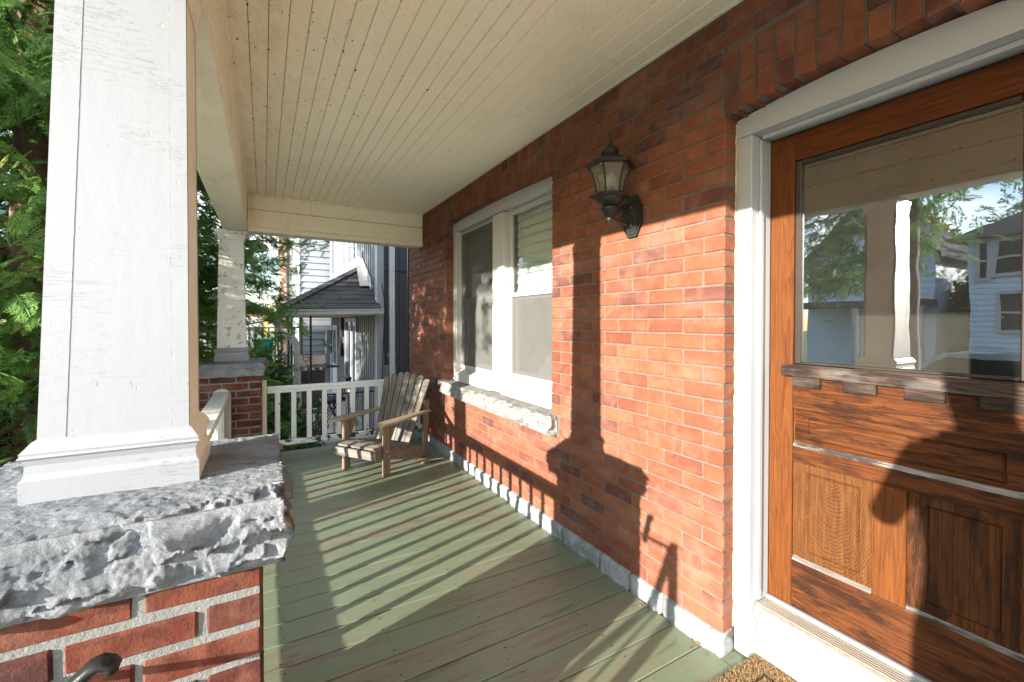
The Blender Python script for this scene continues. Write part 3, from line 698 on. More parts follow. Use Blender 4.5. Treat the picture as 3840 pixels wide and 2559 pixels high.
fr = place('door_frame', MB().box(1.688, 1.76, 1.030, 1.092, 0.004, 2.1095, 0.003).mesh('jamb'), M['vinyl'], house)
def fbox(name, *a, mat='vinyl', ch=0.003): return MB().box(*a, ch).build(name, M[mat], fr)
fbox('jamb', 1.688, 1.76, 0.168, 0.230, 0.004, 2.1095)
fbox('stop', 1.7602, 1.822, 1.0295, 1.092, 0.20, 2.105)
fbox('stop', 1.7602, 1.822, 0.168, 0.2305, 0.20, 2.105)
fbox('bead', 1.736, 1.7595, 1.020, 1.0298, 0.235, 2.094)
fbox('bead', 1.736, 1.7595, 0.2302, 0.240, 0.235, 2.094)
m = MB(); arctop(m, 0.168, 1.092, 2.110, 1.686, 1.84, darc, 0.006); m.build('header', M['vinyl'], fr)
fbox('bead', 1.736, 1.7595, 0.241, 1.019, 2.094, 2.1098)
# caulk line against the brick
cm = MB(); zz = [0.10+i*0.03 for i in range(70)]
for i in range(69): cm.box(1.683+R.uniform(-.002, .002), 1.690, 1.0915, 1.0962, zz[i], zz[i+1], 0)
cm.build('caulk', m_plain('yellowed caulk', (0.50, 0.38, 0.24), 0.8, 0, 0.35, 40), fr)
# threshold
th = place('threshold', MB().box(1.722, 1.815, 0.2315, 1.0285, 0.188, 0.2215, 0.004).mesh('threshold'), M['alu'], house)
gm = MB()
for i in range(6): gm.box(1.732+i*0.0125, 1.7375+i*0.0125, 0.2330, 1.0270, 0.2200, 0.2245, 0.0012)
gm.build('rib', m_plain('bright aluminium rib', (0.72, 0.68, 0.60), 0.3, 0.8, 0.05), th)
MB().box(1.800, 1.8195, 0.2325, 1.0275, 0.2218, 0.2345, 0.003).build('door_sweep', M['vinyl'], th)
MB().box(1.7185, 1.726, 0.2335, 1.0265, 0.172, 0.2105, 0.002).build('nosing', M['vinyl'], th)
MB().box(1.7365, 1.75, 0.2335, 1.0265, 0.150, 0.1705, 0.001).build('metal_strip', M['galv'], th)
MB().box(1.745, 1.79, 0.2335, 1.0265, 0.002, 0.149, 0.002).build('kick_board', M['cream2'] if 'cream2' in M else M['trim'], th)
m = MB(); m.prism([(1.733, 0.003), (1.733, 0.035), (1.746, 0.050), (1.746, 0.003)], 'Y', 0.232, 1.029); m.build('kick_rail', M['trim'], th)

# ------------------------------------------------------------------ porch floor
deck = MB().box(-0.44, W+0.005, YS, 5.12, -0.30, -0.030).build('porch_floor', m_plain('dark joists', (0.03, 0.028, 0.024), 0.9), kind='structure')
y = 1.176-0.146*18
while y < 5.06:
    w = 0.146-R.uniform(0.0035, 0.008)
    z = R.uniform(-0.0015, 0.0)
    Lp = 2.212 if 0.16 < y < 1.0 else 2.066
    place('plank', boardmesh(Lp, round(w, 3), 0.028, 0.0022), M['deck'], deck, T(0.565+(Lp-2.066)/2+R.uniform(-.003, .003), y+0.073, z-0.014) @ Matrix.Rotation(R.uniform(-.0008, .0008), 4, 'Z'))
    y += 0.146
place('plank', boardmesh(0.136, 0.060, 0.028, 0.002), M['deck'], deck, T(1.667, 1.062, -0.0155))
MB().box(-0.475, -0.4425, YS, 5.14, -0.30, -0.004, 0.003).build('fascia_board', M['deck'], deck)
MB().box(-0.40, 1.60, 5.125, 5.155, -0.18, -0.012, 0.004).build('end_board', M['deck'], deck)

nl = MB()
for k in range(-8, 27):
    for xj in (0.06, 0.46, 0.86, 1.26):
        for dy in (0.035, 0.108):
            x = xj+R.uniform(-.012, .012); y = 1.176+k*0.146+dy+R.uniform(-.008, .008); r_ = R.uniform(.0035, .005)
            if y < 5.0: nl.add([(x+r_*math.cos(q*math.pi/3), y+r_*math.sin(q*math.pi/3), 0.0009) for q in range(6)], [tuple(range(6))])
nl.build('nail_heads', m_plain('rusty nail', (0.06, 0.045, 0.035), 0.7, 0.3), deck, kind='stuff')

# ------------------------------------------------------------------ porch ceiling and beams
ceil = MB().box(-0.30, W+0.02, YS, 5.02, H+0.014, H+0.09).build('porch_ceiling', M['gap'], kind='structure')
xs = []; x = -0.128
while x < W:
    w = 0.0745 if x < 0.92 else 0.0862
    if x+w > W: w = W-x+0.002
    xs.append((x, w)); x += w
for x, w in xs:
    cuts = [YS, 3.90, 4.945] if x < 0.77 else [YS, R.uniform(1.2, 1.5) if 0.75 < x < 0.95 else 4.945, 4.945]
    if x >= 0.95: cuts = [YS, 4.945]
    for a, b in zip(cuts[:-1], cuts[1:]):
        g = 0.0022 if x < 0.95 else 0.0012
        dz = R.uniform(-0.0006, 0.0006)
        place('board', MB().box(x+g/2, x+w-g/2, a+0.001, b-0.001, H+dz, H+0.0135, 0.0028).mesh('board'), M['ceil'], ceil)
# porch roof above
MB().box(-0.75, W+0.02, YS, 5.45, H+0.0905, H+0.16, 0.004).build('porch_roof', m_plain('roof deck', (0.2, 0.19, 0.18), 0.9), kind='structure')
beam = thing('porch_beam', 'cream boxed beam over the porch columns along the street side', 'beam', (-0.23, 1.7, 2.24))
bxi, bxo = -0.139, -0.324
MB().box(bxo, bxi, YS, 4.93, 2.2387, 2.252, 0.002).build('soffit', M['cream'], beam)
MB().box(bxi-0.012, bxi+0.006, YS, 4.931, 2.2525, 2.300, 0.003).build('lip', M['cream'], beam)
MB().box(bxi-0.012, bxi, YS, 4.931, 2.3015, 2.4545, 0.003).build('fascia_board', M['cream'], beam)
MB().box(bxi-0.012, bxi+0.002, YS, 4.931, 2.4565, H+0.001, 0.003).build('fascia_board', M['cream'], beam)
MB().box(bxo-0.012, bxo+0.010, YS, 5.15, 2.2425, H+0.09, 0.003).build('outer_fascia', M['cream'], beam)
MB().box(bxi-0.03, bxi+0.016, YS, 4.929, H-0.018, H-0.0005, 0.006).build('crown_strip', M['cream'], beam)
b2 = thing('porch_beam', 'cream boxed beam across the far end of the porch over the railing', 'beam', (0.75, 5.03, 2.24))
MB().box(-0.138, W-0.002, 4.945, 5.10, 2.2387, 2.252, 0.002).build('soffit', M['cream'], b2)
MB().box(-0.132, W-0.001, 4.925, 4.944, 2.2385, 2.286, 0.004).build('lip', M['cream'], b2)
MB().box(-0.137, W-0.001, 4.934, 4.9445, 2.2875, 2.4545, 0.004).build('fascia_board', M['cream'], b2)
MB().box(-0.137, W-0.001, 4.932, 4.9445, 2.4575, H+0.001, 0.004).build('fascia_board', M['cream'], b2)
MB().box(-0.32, W-0.001, 5.10, 5.12, 2.2425, H+0.09, 0.003).build('outer_fascia', M['cream'], b2)
MB().box(-0.12, W-0.001, 4.920, 4.9315, H-0.020, H-0.0005, 0.006).build('crown_strip', M['cream'], b2)

# webs and dirt stuck in the grooves and corners of the ceiling
dr = random.Random(9); ds_ = MB()
def blot(c, ux, uy, r):
    n = 6; ds_.add([tuple(Vector(c)+ux*(r*dr.uniform(.5, 1.3)*math.cos(q*math.pi/3))+uy*(r*dr.uniform(.5, 1.3)*math.sin(q*math.pi/3))) for q in range(n)], [tuple(range(n))])
ex, ey, ez = Vector((1, 0, 0)), Vector((0, 1, 0)), Vector((0, 0, 1))
for i in range(520):
    gx = xs[min(int(abs(dr.gauss(0, 5.5))), len(xs)-1)]
    x = gx[0]+(dr.gauss(0, 0.004) if dr.random() < 0.6 else dr.uniform(0, gx[1])); y = 0.6+4.3*dr.random()**0.9
    blot((x, y, H-0.0016), ex, ey*dr.uniform(1, 2.6), dr.uniform(0.0012, 0.0042)*(1.6 if dr.random() < 0.12 else 1))
for i in range(260):
    y = 0.5+4.4*dr.random(); z = dr.choice((2.4555, 2.301, H-0.02))+dr.gauss(0, 0.006) if dr.random() < 0.7 else dr.uniform(2.26, 2.6)
    blot((bxi+0.0185 if z > H-0.019 else bxi+0.0075, y, z), ey*dr.uniform(1, 2.2), ez, dr.uniform(0.0012, 0.004))
for i in range(90):
    x = dr.uniform(-.1, 1.55); z = dr.choice((2.456, 2.287, H-0.021))+dr.gauss(0, 0.004)
    blot((x, 4.9195 if z > H-0.022 else 4.9235, z), ex*dr.uniform(1, 2.5), ez, dr.uniform(0.0012, 0.0035))
ds_.build('web_dirt', m_plain('web dirt', (0.10, 0.065, 0.035), 0.95, 0, 0.5, 80), ceil, kind='stuff')
# ------------------------------------------------------------------ brick piers with stone caps
def pier(label, x0, x1, y0, y1, sx0, sx1, sy0, sy1, big):
    t = thing('brick_pier', label, 'pier', ((x0+x1)/2, (y0+y1)/2, 0), 'brick piers carrying the porch columns')
    j = 0.0045; zt = 0.858
    core = MB().box(x0+j, x1-j, y0+j, y1-j, -0.95, zt+0.004).build('mortar_core', M['pmortar'], t)
    ch, gap = 0.0702, 0.0115; L = 0.2085
    i = 0; zc = zt-0.002; alljobs = []
    while zc-ch > -0.2:
        z1, z0 = zc-0.0005, zc-ch+gap; zc -= ch
        odd = i % 2
        # front and back faces run along X, flanks along Y
        cutsx = [x1]; a = x1
        first = True
        while a > x0+0.02:
            ln = (0.098 if (odd and first) else 0.197); first = False
            b = max(a-ln, x0); cutsx.append((b, a)); a = b-gap
        for (b, a) in cutsx[1:]:
            if a-b > 0.02:
                alljobs.append((b, a, y0, y0+0.07, z0, z1)); alljobs.append((b, a, y1-0.07, y1, z0, z1))
        a = y0+0.0712+gap; first = True
        while a < y1-0.075:
            ln = (0.098 if (not odd and first) else 0.197); first = False
            b = min(a+ln, y1-0.0712-gap)
            if b-a > 0.02: alljobs.append((x0, x0+0.07, a, b, z0, z1)); alljobs.append((x1-0.07, x1, a, b, z0, z1))
            a = b+gap
        i += 1
    for (a0, a1, b0, b1, c0, c1) in alljobs:
        q = [R.uniform(-.0018, .0018) for _ in range(4)]
        MB().box(a0+q[0]*.4, a1+q[1]*.4, b0+q[2], b1+q[3], c0+q[0], c1+q[1], 0.0055, 0.0018).build('brick', M['pbrick'], t)
    def cap(p, u):
        x, y, z = p
        pa = Vector((p.x*0.6, p.y, p.z*1.15)); f = facets(pa, 11, 1.0, 3.0); g = facets(pa, 27, 1.0, 8.0); e3 = facets(Vector((p.x*0.4, p.y, p.z)), 75, 1.0, 5.0); n1 = noise.noise(p*6); n2 = noise.noise(p*45)
        zz = u[2]
        fr_ = math.sin(math.pi*min(1, max(0, 1.08-zz)))
        w = max(0.0, 1-u[1]/0.22); fine = noise.noise(p*38)+0.5*noise.noise(p*85)
        if u[1] == 0 and zz < 1:
            q2 = Vector((p.x*0.62, 0, p.z*1.25)); F = facets(q2, 9.5, 1.0, 3.0); G = facets(q2, 24, 1.0, 8.0)
            k = 0.062*(1-zz)**0.6 if zz > 0.2 else 0.0543-0.022*((0.2-zz)/0.2)**2
            am = min(1.0, (1-zz)/0.3)
            F = max(F, -0.35)
            y -= k*big+am*big*(0.016+0.036*F+0.012*G+0.0030*fine+0.0016*noise.noise(p*170))+0.006*n1*am
            if zz < 0.5: y = min(y, y0-0.012-0.006*n1)
            if zz == 0: z += 0.006*n1
        if zz == 1:
            z -= (w**1.6)*0.026*big
            z += (0.010*facets(p, 9.5, 1.0, 4.0)+0.0035*g)*w*(1 if u[1] > 0 else 0)*big
            z += 0.003*n1+0.0016*fine+0.0010*e3+0.0012*noise.noise(Vector((p.x*70, p.y*170, 0)))
        if u[0] == 1 and zz < 1: x += 0.026*fr_+0.016*f+0.007*g+0.006*n1
        if u[0] == 0: x -= 0.028*fr_+0.014*f
        if u[1] == 1: y += 0.02*fr_+0.012*f
        if u[2] == 0 and u[1] > 0: z += 0.006*n1
        if 0 < u[2] < 0.3 and u[0] == 1: x -= 0.014*(0.3-u[2])/0.3
        return (x, y, z)
    n = (210, 150, 44) if big > 0.8 else (90, 80, 20)
    cs = MB().lattice((sx0, sy0, 0.850), (sx1, sy1, 0.980), n, cap).build('cap_stone', M['stone'], t, smooth=True)
    return t
pier('near red brick pier with a thick rough grey stone cap, in the left foreground', -0.56, -0.006, 1.052, 1.60, -0.60, 0.040, 1.075, 1.685, 1.0)
pier('far red brick pier at the end of the porch with a smaller rough stone cap', -0.55, -0.024, 4.735, 5.27, -0.60, 0.006, 4.715, 5.31, 0.5)

# ------------------------------------------------------------------ tapered box columns
def column(label, cx0, lean, yf, wb, wt, db, dt, ztop, mat, seamw, capn):
    cy = yf+db/2; cx = cx0
    t = thing('porch_column', label, 'column', (cx, cy, 0.98), 'white box columns of the porch')
    zb = 1.10
    def ring(z, w, d): return [(cx-w/2, cy-d/2), (cx+w/2, cy-d/2), (cx+w/2, cy+d/2), (cx-w/2, cy+d/2)]
    def wz(z): k = (z-zb)/(ztop-zb); return wb+(wt-wb)*k, db+(dt-db)*k
    N = 150
    def strip(m, fl, fr2, yo, side, jitl=0, jitr=0, th=0.016):
        """a board on one face between fractional offsets fl..fr2 (metres from the left edge; negative from right)"""
        vs = []
        for i in range(N+1):
            z = zb-0.02+(ztop-zb+0.02)*i/N; w, d = wz(z); cx = cx0+lean*(z-zb)
            span = w if side in 'FB' else d
            a = fl if fl >= 0 else span+fl; b = fr2 if fr2 > 0 else span+fr2
            a += jitl*(0.5*noise.noise(Vector((z*70, fl*9, 1)))+noise.noise(Vector((z*210, fl*9, 4)))) ; b += jitr*(0.5*noise.noise(Vector((z*70, fr2*9, 3)))+noise.noise(Vector((z*210, fr2*9, 7))))
            for (s_, o) in ((a, yo), (b, yo), (b, yo-th), (a, yo-th)):
                if side == 'F': vs.append((cx-w/2+s_, cy-d/2-o, z))
                elif side == 'B': vs.append((cx-w/2+s_, cy+d/2+o, z))
                elif side == 'R': vs.append((cx+w/2+o, cy-d/2+s_, z))
                else: vs.append((cx-w/2-o, cy-d/2+s_, z))
        fs = []
        for i in range(N):
            for k in range(4):
                k2 = (k+1) % 4; fs.append((i*4+k, i*4+k2, (i+1)*4+k2, (i+1)*4+k))
        fs += [(3, 2, 1, 0), tuple(N*4+k for k in range(4))]
        m.rc = True; m.add(vs, fs); return m
    core = MB(); rz = [(z, *wz(z)) for z in (zb-0.02, ztop)]
    vs = []
    for z, w, d in rz: vs += [(x+lean*(z-zb), y, z) for x, y in ring(z, w-0.026, d-0.026)]
    core.add(vs, [(0, 1, 5, 4), (1, 2, 6, 5), (2, 3, 7, 6), (3, 0, 4, 7), (3, 2, 1, 0), (4, 5, 6, 7)]).build('core', M['white_peel'], t)
    s0, s1 = seamw
    for side in 'FB':
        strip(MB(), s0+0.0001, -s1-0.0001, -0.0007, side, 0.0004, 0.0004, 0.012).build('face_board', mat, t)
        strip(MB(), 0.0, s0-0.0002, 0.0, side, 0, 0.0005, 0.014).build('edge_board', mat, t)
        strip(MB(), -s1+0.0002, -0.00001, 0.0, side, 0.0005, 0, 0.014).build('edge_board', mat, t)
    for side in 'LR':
        strip(MB(), 0.0145, -0.0145, -0.0005, side, 0, 0, 0.012).build('side_board', M['cream'] if side == 'R' and capn == 'a' else mat, t)  # near column's porch face: warm brick bounce painted in with cream
    # base mouldings: plinth plus an ogee, mitred round the foot
    w, d = wz(zb)
    prof = [(0.022, 0.0), (0.022, 0.052), (0.018, 0.056), (0.0155, 0.064), (0.0145, 0.082), (0.018, 0.094), (0.0235, 0.099), (0.020, 0.104), (0.021, 0.109), (0.014, 0.118), (0.006, 0.130), (0.0, 0.134)]
    def loops(prof, z0, w, d, name, flip=1):
        vs = []
        for o, z in prof: vs += [(x+lean*max(0, z0+z-zb), y, z0+z) for x, y in ring(0, w+2*o, d+2*o)]
        fs = [(i*4+k, i*4+(k+1) % 4, (i+1)*4+(k+1) % 4, (i+1)*4+k) for i in range(len(prof)-1) for k in range(4)]
        m = MB(); m.rc = True; m.add(vs, fs+[(3, 2, 1, 0), tuple((len(prof)-1)*4+k for k in range(4))]); o_ = m.build(name, mat if name == 'capital' else M['white'], t)
        o_.data.materials.append(M['cream'])           # porch side in cream: warm bounce off the brick put into the colour
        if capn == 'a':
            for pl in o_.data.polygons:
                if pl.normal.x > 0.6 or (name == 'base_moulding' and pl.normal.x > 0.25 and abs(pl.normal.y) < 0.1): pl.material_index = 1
        return o_
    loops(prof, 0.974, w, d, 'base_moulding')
    w, d = wz(ztop-0.09)
    cs_ = 0.3 if capn == 'a' else 1.0
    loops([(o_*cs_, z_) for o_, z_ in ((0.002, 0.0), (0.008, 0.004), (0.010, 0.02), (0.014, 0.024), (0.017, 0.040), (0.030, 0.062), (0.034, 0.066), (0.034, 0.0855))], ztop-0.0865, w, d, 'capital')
    return t
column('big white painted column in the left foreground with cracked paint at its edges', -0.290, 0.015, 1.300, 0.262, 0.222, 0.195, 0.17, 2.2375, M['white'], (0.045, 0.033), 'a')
column('smaller white column with flaking paint at the far corner of the porch', -0.272, 0.0, 4.960, 0.236, 0.195, 0.20, 0.17, 2.2375, M['white_peel'], (0.034, 0.026), 'b')

# ------------------------------------------------------------------ railings
def paintbox(*a, ch=0.004): return MB().box(*a, ch)
rl = thing('porch_railing', 'white balustrade with flaked paint across the far end of the porch behind the chair', 'railing', (0.8, 4.96, 0), 'white porch railings')
MB().box(0.022, W-0.004, 4.930, 5.010, 0.676, 0.7065, 0.005).build('top_rail', M['white_rail'], rl)
MB().box(0.024, W-0.004, 4.938, 5.002, 0.6425, 0.6755, 0.003).build('top_rail_moulding', M['white_rail'], rl)
MB().box(0.022, W-0.004, 4.935, 5.000, 0.105, 0.152, 0.005).build('bottom_rail', M['white_flake'], rl)
bal = MB().box(-0.0232, 0.0232, -0.0155, 0.0155, 0.0, 0.489, 0.002).mesh('baluster')
for k in range(11):
    x = 0.115+k*0.1452
    place('baluster', bal, M['white_rail'], rl, T(x+R.uniform(-.002, .002), 4.966, 0.153))
MB().box(-0.022, 0.0195, 4.875, 4.925, 0.0, 0.782, 0.006).build('post', M['cream'], rl)
r2 = thing('porch_railing', 'white balustrade running between the two brick piers along the street side', 'railing', (-0.335, 3.2, 0), 'white porch railings')
MB().box(-0.392, -0.268, 1.604, 4.678, 0.688, 0.722, 0.006).build('top_rail', M['white_rail'], r2)
MB().box(-0.372, -0.288, 1.604, 4.678, 0.632, 0.6875, 0.004).build('top_rail_moulding', M['white_rail'], r2)
MB().box(-0.362, -0.300, 1.604, 4.678, 0.085, 0.125, 0.005).build('bottom_rail', M['white_flake'], r2)
bal2 = MB().box(-0.018, 0.018, -0.018, 0.018, 0.0, 0.5055, 0.002).mesh('baluster')
for k in range(22):
    y = 1.676+k*0.148
    if y < 4.66: place('baluster', bal2, M['white_rail'], r2, T(-0.331, y, 0.1258))
pm = MB(); aa = [math.pi*i/10 for i in range(11)]
pm.prism([(-0.406, 0.0), (-0.264, 0.0)]+[(-0.335+0.071*math.cos(a), 0.69+0.062*math.sin(a)) for a in aa], 'Y', 4.680, 4.731)
pm.build('post', M['trim'], r2)

# ------------------------------------------------------------------ black handrail of the steps, fixed to the near pier
hr = thing('handrail', 'black iron stair handrail fixed to the near brick pier at the lower left', 'handrail', (-0.3, 0.93, 0.7))
def flatbar(path, w, t, name):
    m = MB(); vs = []; path = [Vector(p) for p in path]
    for i, p in enumerate(path):
        d = (path[min(i+1, len(path)-1)]-path[max(i-1, 0)]).normalized(); n = Vector((0, 1, 0)).cross(d).normalized()
        for (a, b) in ((-1, -.4), (-.7, .6), (-.35, 1), (.35, 1), (.7, .6), (1, -.4), (.7, -1), (-.7, -1)): vs.append(p+Vector((0, a*w/2, 0))+n*(-b*t/2))
    k = 8
    fs = [(i*k+q, i*k+(q+1) % k, (i+1)*k+(q+1) % k, (i+1)*k+q) for i in range(len(path)-1) for q in range(k)]
    m.rc = True; m.add(vs, fs+[tuple(range(k)), tuple((len(path)-1)*k+q for q in range(k))]); return m.build(name, M['black'], hr, True)
flatbar([(-0.214, 0.925, 0.796), (-0.219, 0.925, 0.806), (-0.228, 0.925, 0.811), (-0.240, 0.925, 0.808), (-0.254, 0.925, 0.796), (-0.272, 0.925, 0.776), (-0.30, 0.925, 0.745), (-0.345, 0.925, 0.70)], 0.036, 0.019, 'end_scroll')
flatbar([(-0.36, 0.74, 0.762), (-0.39, 0.74, 0.755), (-0.44, 0.74, 0.73), (-0.7, 0.74, 0.56), (-1.1, 0.74, 0.33), (-1.5, 0.74, 0.10)], 0.046, 0.022, 'cap_rail')
MB().box(-0.395, -0.361, 0.723, 0.763, -0.19, 0.752, 0.003).build('newel_bar', M['black'], hr)
MB().tube([(-0.378, 0.74, 0.742), (-0.378, 0.93, 0.735), (-0.378, 1.056, 0.735)], 0.008, 8).build('bracket', M['black'], hr)
for i in range(4):
    x = -0.47-i*0.2; MB().tube([(x, 0.74, -0.75), (x, 0.74, 0.70-(i*0.2+.1)*0.56)], 0.007, 6).build('bar', M['black'], hr)
MB().tube([(-0.378, 0.74, 0.22), (-0.6, 0.74, 0.06), (-1.4, 0.74, -0.39)], 0.009, 6).build('lower_rail', M['black'], hr)
# concrete steps in front of the door
for i in range(4):
    MB().box(-0.78-i*0.28, -0.48-i*0.28, -0.75, 0.95, -0.96, -0.19-i*0.19, 0.01).build('step', m_plain('step concrete', (0.35, 0.34, 0.32), 0.9, 0, 0.2, 8, 0.003, 60) if i == 0 else bpy.data.materials['step concrete'], kind='structure')

# ------------------------------------------------------------------ wall lantern
ln = thing('wall_lantern', 'black six sided wall lantern with frosted panes hanging on the brick beside the door', 'lantern', (W, 1.595, 1.89))
lx, ly = 1.452, 1.590
hexr = math.pi/6
def lbuild(prof, name, mat='lampmetal', n=6, rot=hexr, smooth=False): return MB().lathe(prof, (lx, ly, 0), n, rot).build(name, M[mat], ln, smooth)
lbuild([(0.002, 2.252), (0.006, 2.244), (0.0115, 2.228), (0.0125, 2.220), (0.007, 2.212), (0.005, 2.208)], 'finial', n=12, smooth=True)
lbuild([(0.004, 2.207), (0.020, 2.205), (0.036, 2.196), (0.043, 2.182), (0.043, 2.174), (0.034, 2.166), (0.032, 2.160)], 'crown', n=20, smooth=True)
lbuild([(0.030, 2.159), (0.050, 2.156), (0.070, 2.147), (0.118, 2.120), (0.119, 2.106), (0.112, 2.103), (0.100, 2.106)], 'cap')
# curved glass cage
zs = [2.104-i*(2.104-1.972)/8 for i in range(9)]
def rr(z): k = (2.104-z)/(2.104-1.972); return 0.098-0.034*(1-(1-k)**2.0)
for k in range(6):
    a0, a1 = hexr+k*math.pi/3, hexr+(k+1)*math.pi/3
    vs = []
    for z in zs:
        r_ = rr(z); vs += [(lx+r_*math.cos(a0), ly+r_*math.sin(a0), z), (lx+r_*math.cos(a1), ly+r_*math.sin(a1), z)]
    m = MB().add(vs, [(2*i, 2*i+1, 2*i+3, 2*i+2) for i in range(8)])
    m.build('pane', M.setdefault('frost', m_mix_transparent('frosted lantern pane', (0.30, 0.27, 0.21), 0.42)), ln)
    MB().tube([(lx+(rr(z)+.001)*math.cos(a0), ly+(rr(z)+.001)*math.sin(a0), z) for z in zs], 0.0052, 6).build('rib', M['lampmetal'], ln)
lbuild([(0.066, 1.976), (0.094, 1.972), (0.098, 1.964), (0.094, 1.958), (0.066, 1.950)], 'cage_ring')
lbuild([(0.074, 1.9575), (0.066, 1.944), (0.050, 1.930), (0.030, 1.921), (0.024, 1.916)], 'bowl', n=24, smooth=True)
lbuild([(0.026, 1.917), (0.044, 1.914), (0.047, 1.908), (0.042, 1.900), (0.030, 1.886), (0.024, 1.872), (0.014, 1.866)], 'bell', n=24, smooth=True)
lbuild([(0.012, 1.868), (0.016, 1.860), (0.013, 1.852), (0.007, 1.842), (0.002, 1.836)], 'tail_finial', n=10, smooth=True)
lbuild([(0.012, 2.078), (0.026, 2.066), (0.030, 2.045), (0.027, 2.020), (0.020, 2.006)], 'bulb', 'lampglass' if 'lampglass' in M else 'vinyl', n=18, smooth=True)
lbuild([(0.020, 2.006), (0.021, 1.985), (0.021, 1.973)], 'socket', n=16, smooth=True)
px_ = W
def octo(w, h, c): return [(-w, -h+c*1.7), (-w, h-c*1.7), (-w+c, h), (w-c, h), (w, h-c*1.7), (w, -h+c*1.7), (w-c, -h), (-w+c, -h)]
py, pz = 1.595, 1.890
for (w, h, c, d0, d1) in ((0.062, 0.103, 0.034, 0.0, 0.016), (0.053, 0.091, 0.030, 0.0165, 0.022), (0.043, 0.076, 0.025, 0.0225, 0.027)):
    m = MB(); m.prism([(py+a, pz+b) for a, b in octo(w, h, c)], 'X', W-d1, W-d0+0.001); m.build('back_plate', M['lampmetal'], ln)
for z0, z1, s_ in ((1.935, 1.885, 1), (1.845, 1.875, -1)):
    pts = []
    for i in range(9):
        k = i/8; pts.append((W-0.027-0.125*k, py+(ly-py)*k, z0+(z1-z0)*k+s_*(0.012)*math.sin(math.pi*k)))
    MB().tube(pts, [0.010]*3+[0.0085]*3+[0.008]*3, 8).build('arm', M['lampmetal'], ln, True)
    MB().tube([(W-0.0275, py, z0), (W-0.034, py, z0)], 0.021, 14).build('rosette', M['lampmetal'], ln, True)

# ------------------------------------------------------------------ adirondack chair
O_ = Vector((0.797, 4.060, 0)); yb = Vector((0.812, 0.584, 0)).normalized(); xs_ = Vector((-yb.y, yb.x, 0))
chair = thing('garden_chair', 'weathered grey wooden slatted armchair with fanned back standing at the far end of the porch', 'chair', tuple(O_))
def cp(x, y, z): return O_ + xs_*x + yb*y + Vector((0, 0, z))
def cdir(x, y, z): return xs_*x + yb*y + Vector((0, 0, z))
def cboard(name, a, b, w, t, side, mat, ch=0.004):
    """plank from a to b (chair coordinates), width direction side"""
    A, B = cp(*a), cp(*b); d = B-A
    return place(name, boardmesh(round(d.length, 3), w, t, ch, mat), M[mat], chair, frame((A+B)/2, d, cdir(*side)))
def cprism(name, poly, x0, x1, mat):
    m = MB(); m.prism(poly, 'X', x0, x1)
    me = m.mesh(name); mw = Matrix(((xs_.x, yb.x, 0, O_.x), (xs_.y, yb.y, 0, O_.y), (0, 0, 1, 0), (0, 0, 0, 1)))
    # local axes: X side, Y back, Z up
    return place(name, me, M[mat], chair, mw)
string = [(-0.128, 0.168), (-0.140, 0.20), (-0.132, 0.232), (-0.10, 0.252), (-0.03, 0.250), (0.12, 0.222), (0.30, 0.176), (0.48, 0.135), (0.60, 0.098), (0.675, 0.055), (0.69, 0.022), (0.672, 0.004), (0.50, 0.006), (0.24, 0.070), (0.05, 0.125)]
for s_ in (-1, 1):
    cprism('stringer', string, s_*0.205-0.014, s_*0.205+0.014, 'chairw')
    cboard('leg', (s_*0.236, 0.0, 0.0), (s_*0.236, 0.0, 0.456), 0.088, 0.028, (0, 1, 0), 'chairw', 0.007)
    cprism('arm_bracket', [(0.0 + 0.046, 0.455), (0.12, 0.455), (0.112, 0.42), (0.085, 0.37), (0.046, 0.30)], s_*0.236-0.013, s_*0.236+0.013, 'chairw')
    # arm: rounded paddle
    prof = [(-0.145, 0.018), (-0.152, 0.0), (-0.145, -0.020), (-0.11, -0.050), (-0.03, -0.060), (0.15, -0.055), (0.40, -0.036), (0.60, -0.026), (0.615, 0.0), (0.60, 0.026), (0.40, 0.034), (0.15, 0.048), (-0.03, 0.058), (-0.11, 0.048)]
    m = MB(); n = len(prof); vs = []
    for (dz, k) in ((0.0, 0.90), (0.006, 1.0), (0.018, 1.0), (0.024, 0.90)):
        vs += [(y*(1.0 if k == 1 else 0.988), x*k, dz) for y, x in prof]
    fs = [(r_*n+i, r_*n+(i+1) % n, (r_+1)*n+(i+1) % n, (r_+1)*n+i) for r_ in range(3) for i in range(n)]
    m.rc = True; m.add(vs, fs+[tuple(range(n)), tuple(3*n+i for i in range(n))])
    mw = frame(cp(s_*0.262, 0, 0.4565), yb, xs_)
    place('arm', m.mesh('arm'), M['arm'], chair, mw)
    cboard('rear_post', (s_*0.215, 0.592, 0.05), (s_*0.236, 0.60, 0.575), 0.075, 0.024, (0, 1, 0.1), 'chairw', 0.006)
    for (yy, zz) in ((-0.01, 0.215), (0.012, 0.165)):
        q = cp(s_*0.251, yy, zz); MB().tube([q-xs_*0.006*s_, q+xs_*0.0035*s_], 0.008, 10).build('bolt', M['galv'], chair, True)
cboard('front_slat', (-0.245, -0.143, 0.205), (0.245, -0.143, 0.205), 0.078, 0.020, (0, -0.15, 1), 'chair')
sy = [(-0.092, 0.262, 0.078), (-0.006, 0.262, 0.078), (0.072, 0.248, 0.062), (0.136, 0.231, 0.05), (0.192, 0.216, 0.045), (0.243, 0.204, 0.043), (0.292, 0.191, 0.042)]
for (y, z, w) in sy:
    tl = -0.22 if y > 0.03 else (-0.03 if y > -0.05 else 0.16)
    cboard('seat_slat', (-0.243+R.uniform(-.006, .006), y, z), (0.243+R.uniform(-.006, .006), y, z), w, 0.020, (0, 1, tl), 'chair')
